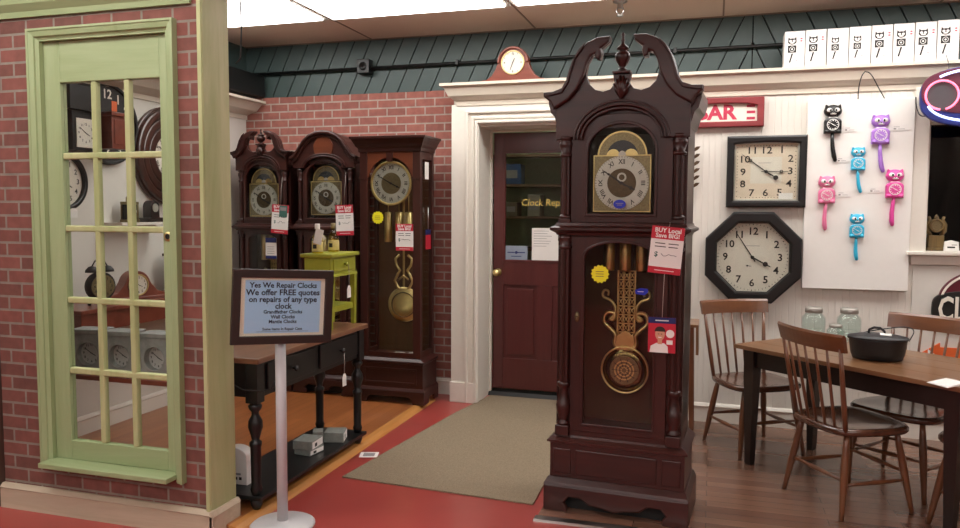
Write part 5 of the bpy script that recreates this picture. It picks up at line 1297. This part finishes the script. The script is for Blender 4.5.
t = thing('mantel_clock', 'hump-backed wooden mantel clock on the reddish counter behind the green door', 'clock', (XL+.20, 4.22, .896), RL-.35); t.scale = (.85, 1, .88)
b = MB(M['hallred']); sd = [(.24, .02), (.22, .04), (.16, .06), (.115, .11)]
b.plate([[(-.25, 0), (.25, 0)]+sd+ell(0, .10, .105, .115, 20, .3, pi-.3)+[(-a, c) for a, c in sd[::-1]]], -.05, .05, .006); b.box(-.26, .26, -.06, .06, 0, .02, .003); b.build('case', t)
d = MB(M['brass']); d.ring(0, .11, .082, .072, -.06, -.05, bev=.002); d.disc(0, .11, .073, -.054, -.048, M['cream_dial']); numerals(d, 0, .11, .055, .022, -.0545, M['ink']); d.hand(0, .11, 305, .055, .004, -.056, M['ink']); d.hand(0, .11, 118, .035, .005, -.057, M['ink']); d.build('dial', t)
m = MB(M['darkbrown']); m.box(-.06, .06, -.05, .05, 0, .26, .004); m.box(-.07, .07, -.06, .06, .26, .28, .003)
tag(m.build('dark_case', None, (XL+.14, 4.71, .896), RL), 'narrow dark wooden case at the far end of the reddish counter', 'clock')
# low bench with grey clocks just behind the door
t = thing('display_bench', 'low reddish display bench just behind the green door', 'bench', (-3.12, 3.40, .0285))
MB(M['hallred']).box(-.72, .66, -.14, .14, .555, .58, .004).build('bench_top', t)
for sx_ in (-.69, .63):
    for sy_ in (-.11, .11): MB(M['hallred']).box(sx_-.02, sx_+.02, sy_-.02, sy_+.02, 0, .555, .003).build('leg', t)
def gclock(label, x_, rz):
    t = thing('grey_clock', label, 'clock', (x_, 3.40, .6090), rz, 'grey clocks on the bench behind the green door'); t.scale = (1.08, 1, 1.13)
    b = MB(M['greyclock']); b.plate([rect(-.075, .075, 0, .185), ell(0, .085, .055, .055, 28)], -.06, -.01, .003); b.box(-.075, .075, -.012, .05, .0, .185); b.box(-.085, .085, -.07, .055, .185, .205, .003); b.box(-.085, .085, -.07, .055, -.0, .012, .003); b.build('case', t)
    d = MB(plain('grey_dial', '#b4b6b2', .5)); d.disc(0, .085, .056, -.020, -.0125); numerals(d, 0, .085, .041, .016, -.0205, M['ink']); d.hand(0, .085, 305, .04, .003, -.022, M['ink']); d.hand(0, .085, 118, .028, .004, -.023, M['ink']); d.build('dial', t)
gclock('leftmost of three grey box clocks behind the green door', -3.265, .2)
gclock('middle of three grey box clocks behind the green door', -3.05, .1)
gclock('rightmost of three grey box clocks, half hidden by the door stile', -2.82, .05)

# ------------------------------------------------------------------ light and colour management
wd = bpy.data.worlds.new('world'); SC.world = wd; wd.use_nodes = True
wd.node_tree.nodes['Background'].inputs[0].default_value = (.02, .022, .03, 1); wd.node_tree.nodes['Background'].inputs[1].default_value = .3
vs = SC.view_settings; SC.display_settings.display_device = 'sRGB'
vs.view_transform = 'Standard'; vs.look = 'None'; vs.gamma = 1; vs.use_curve_mapping = False; vs.exposure = -0.06
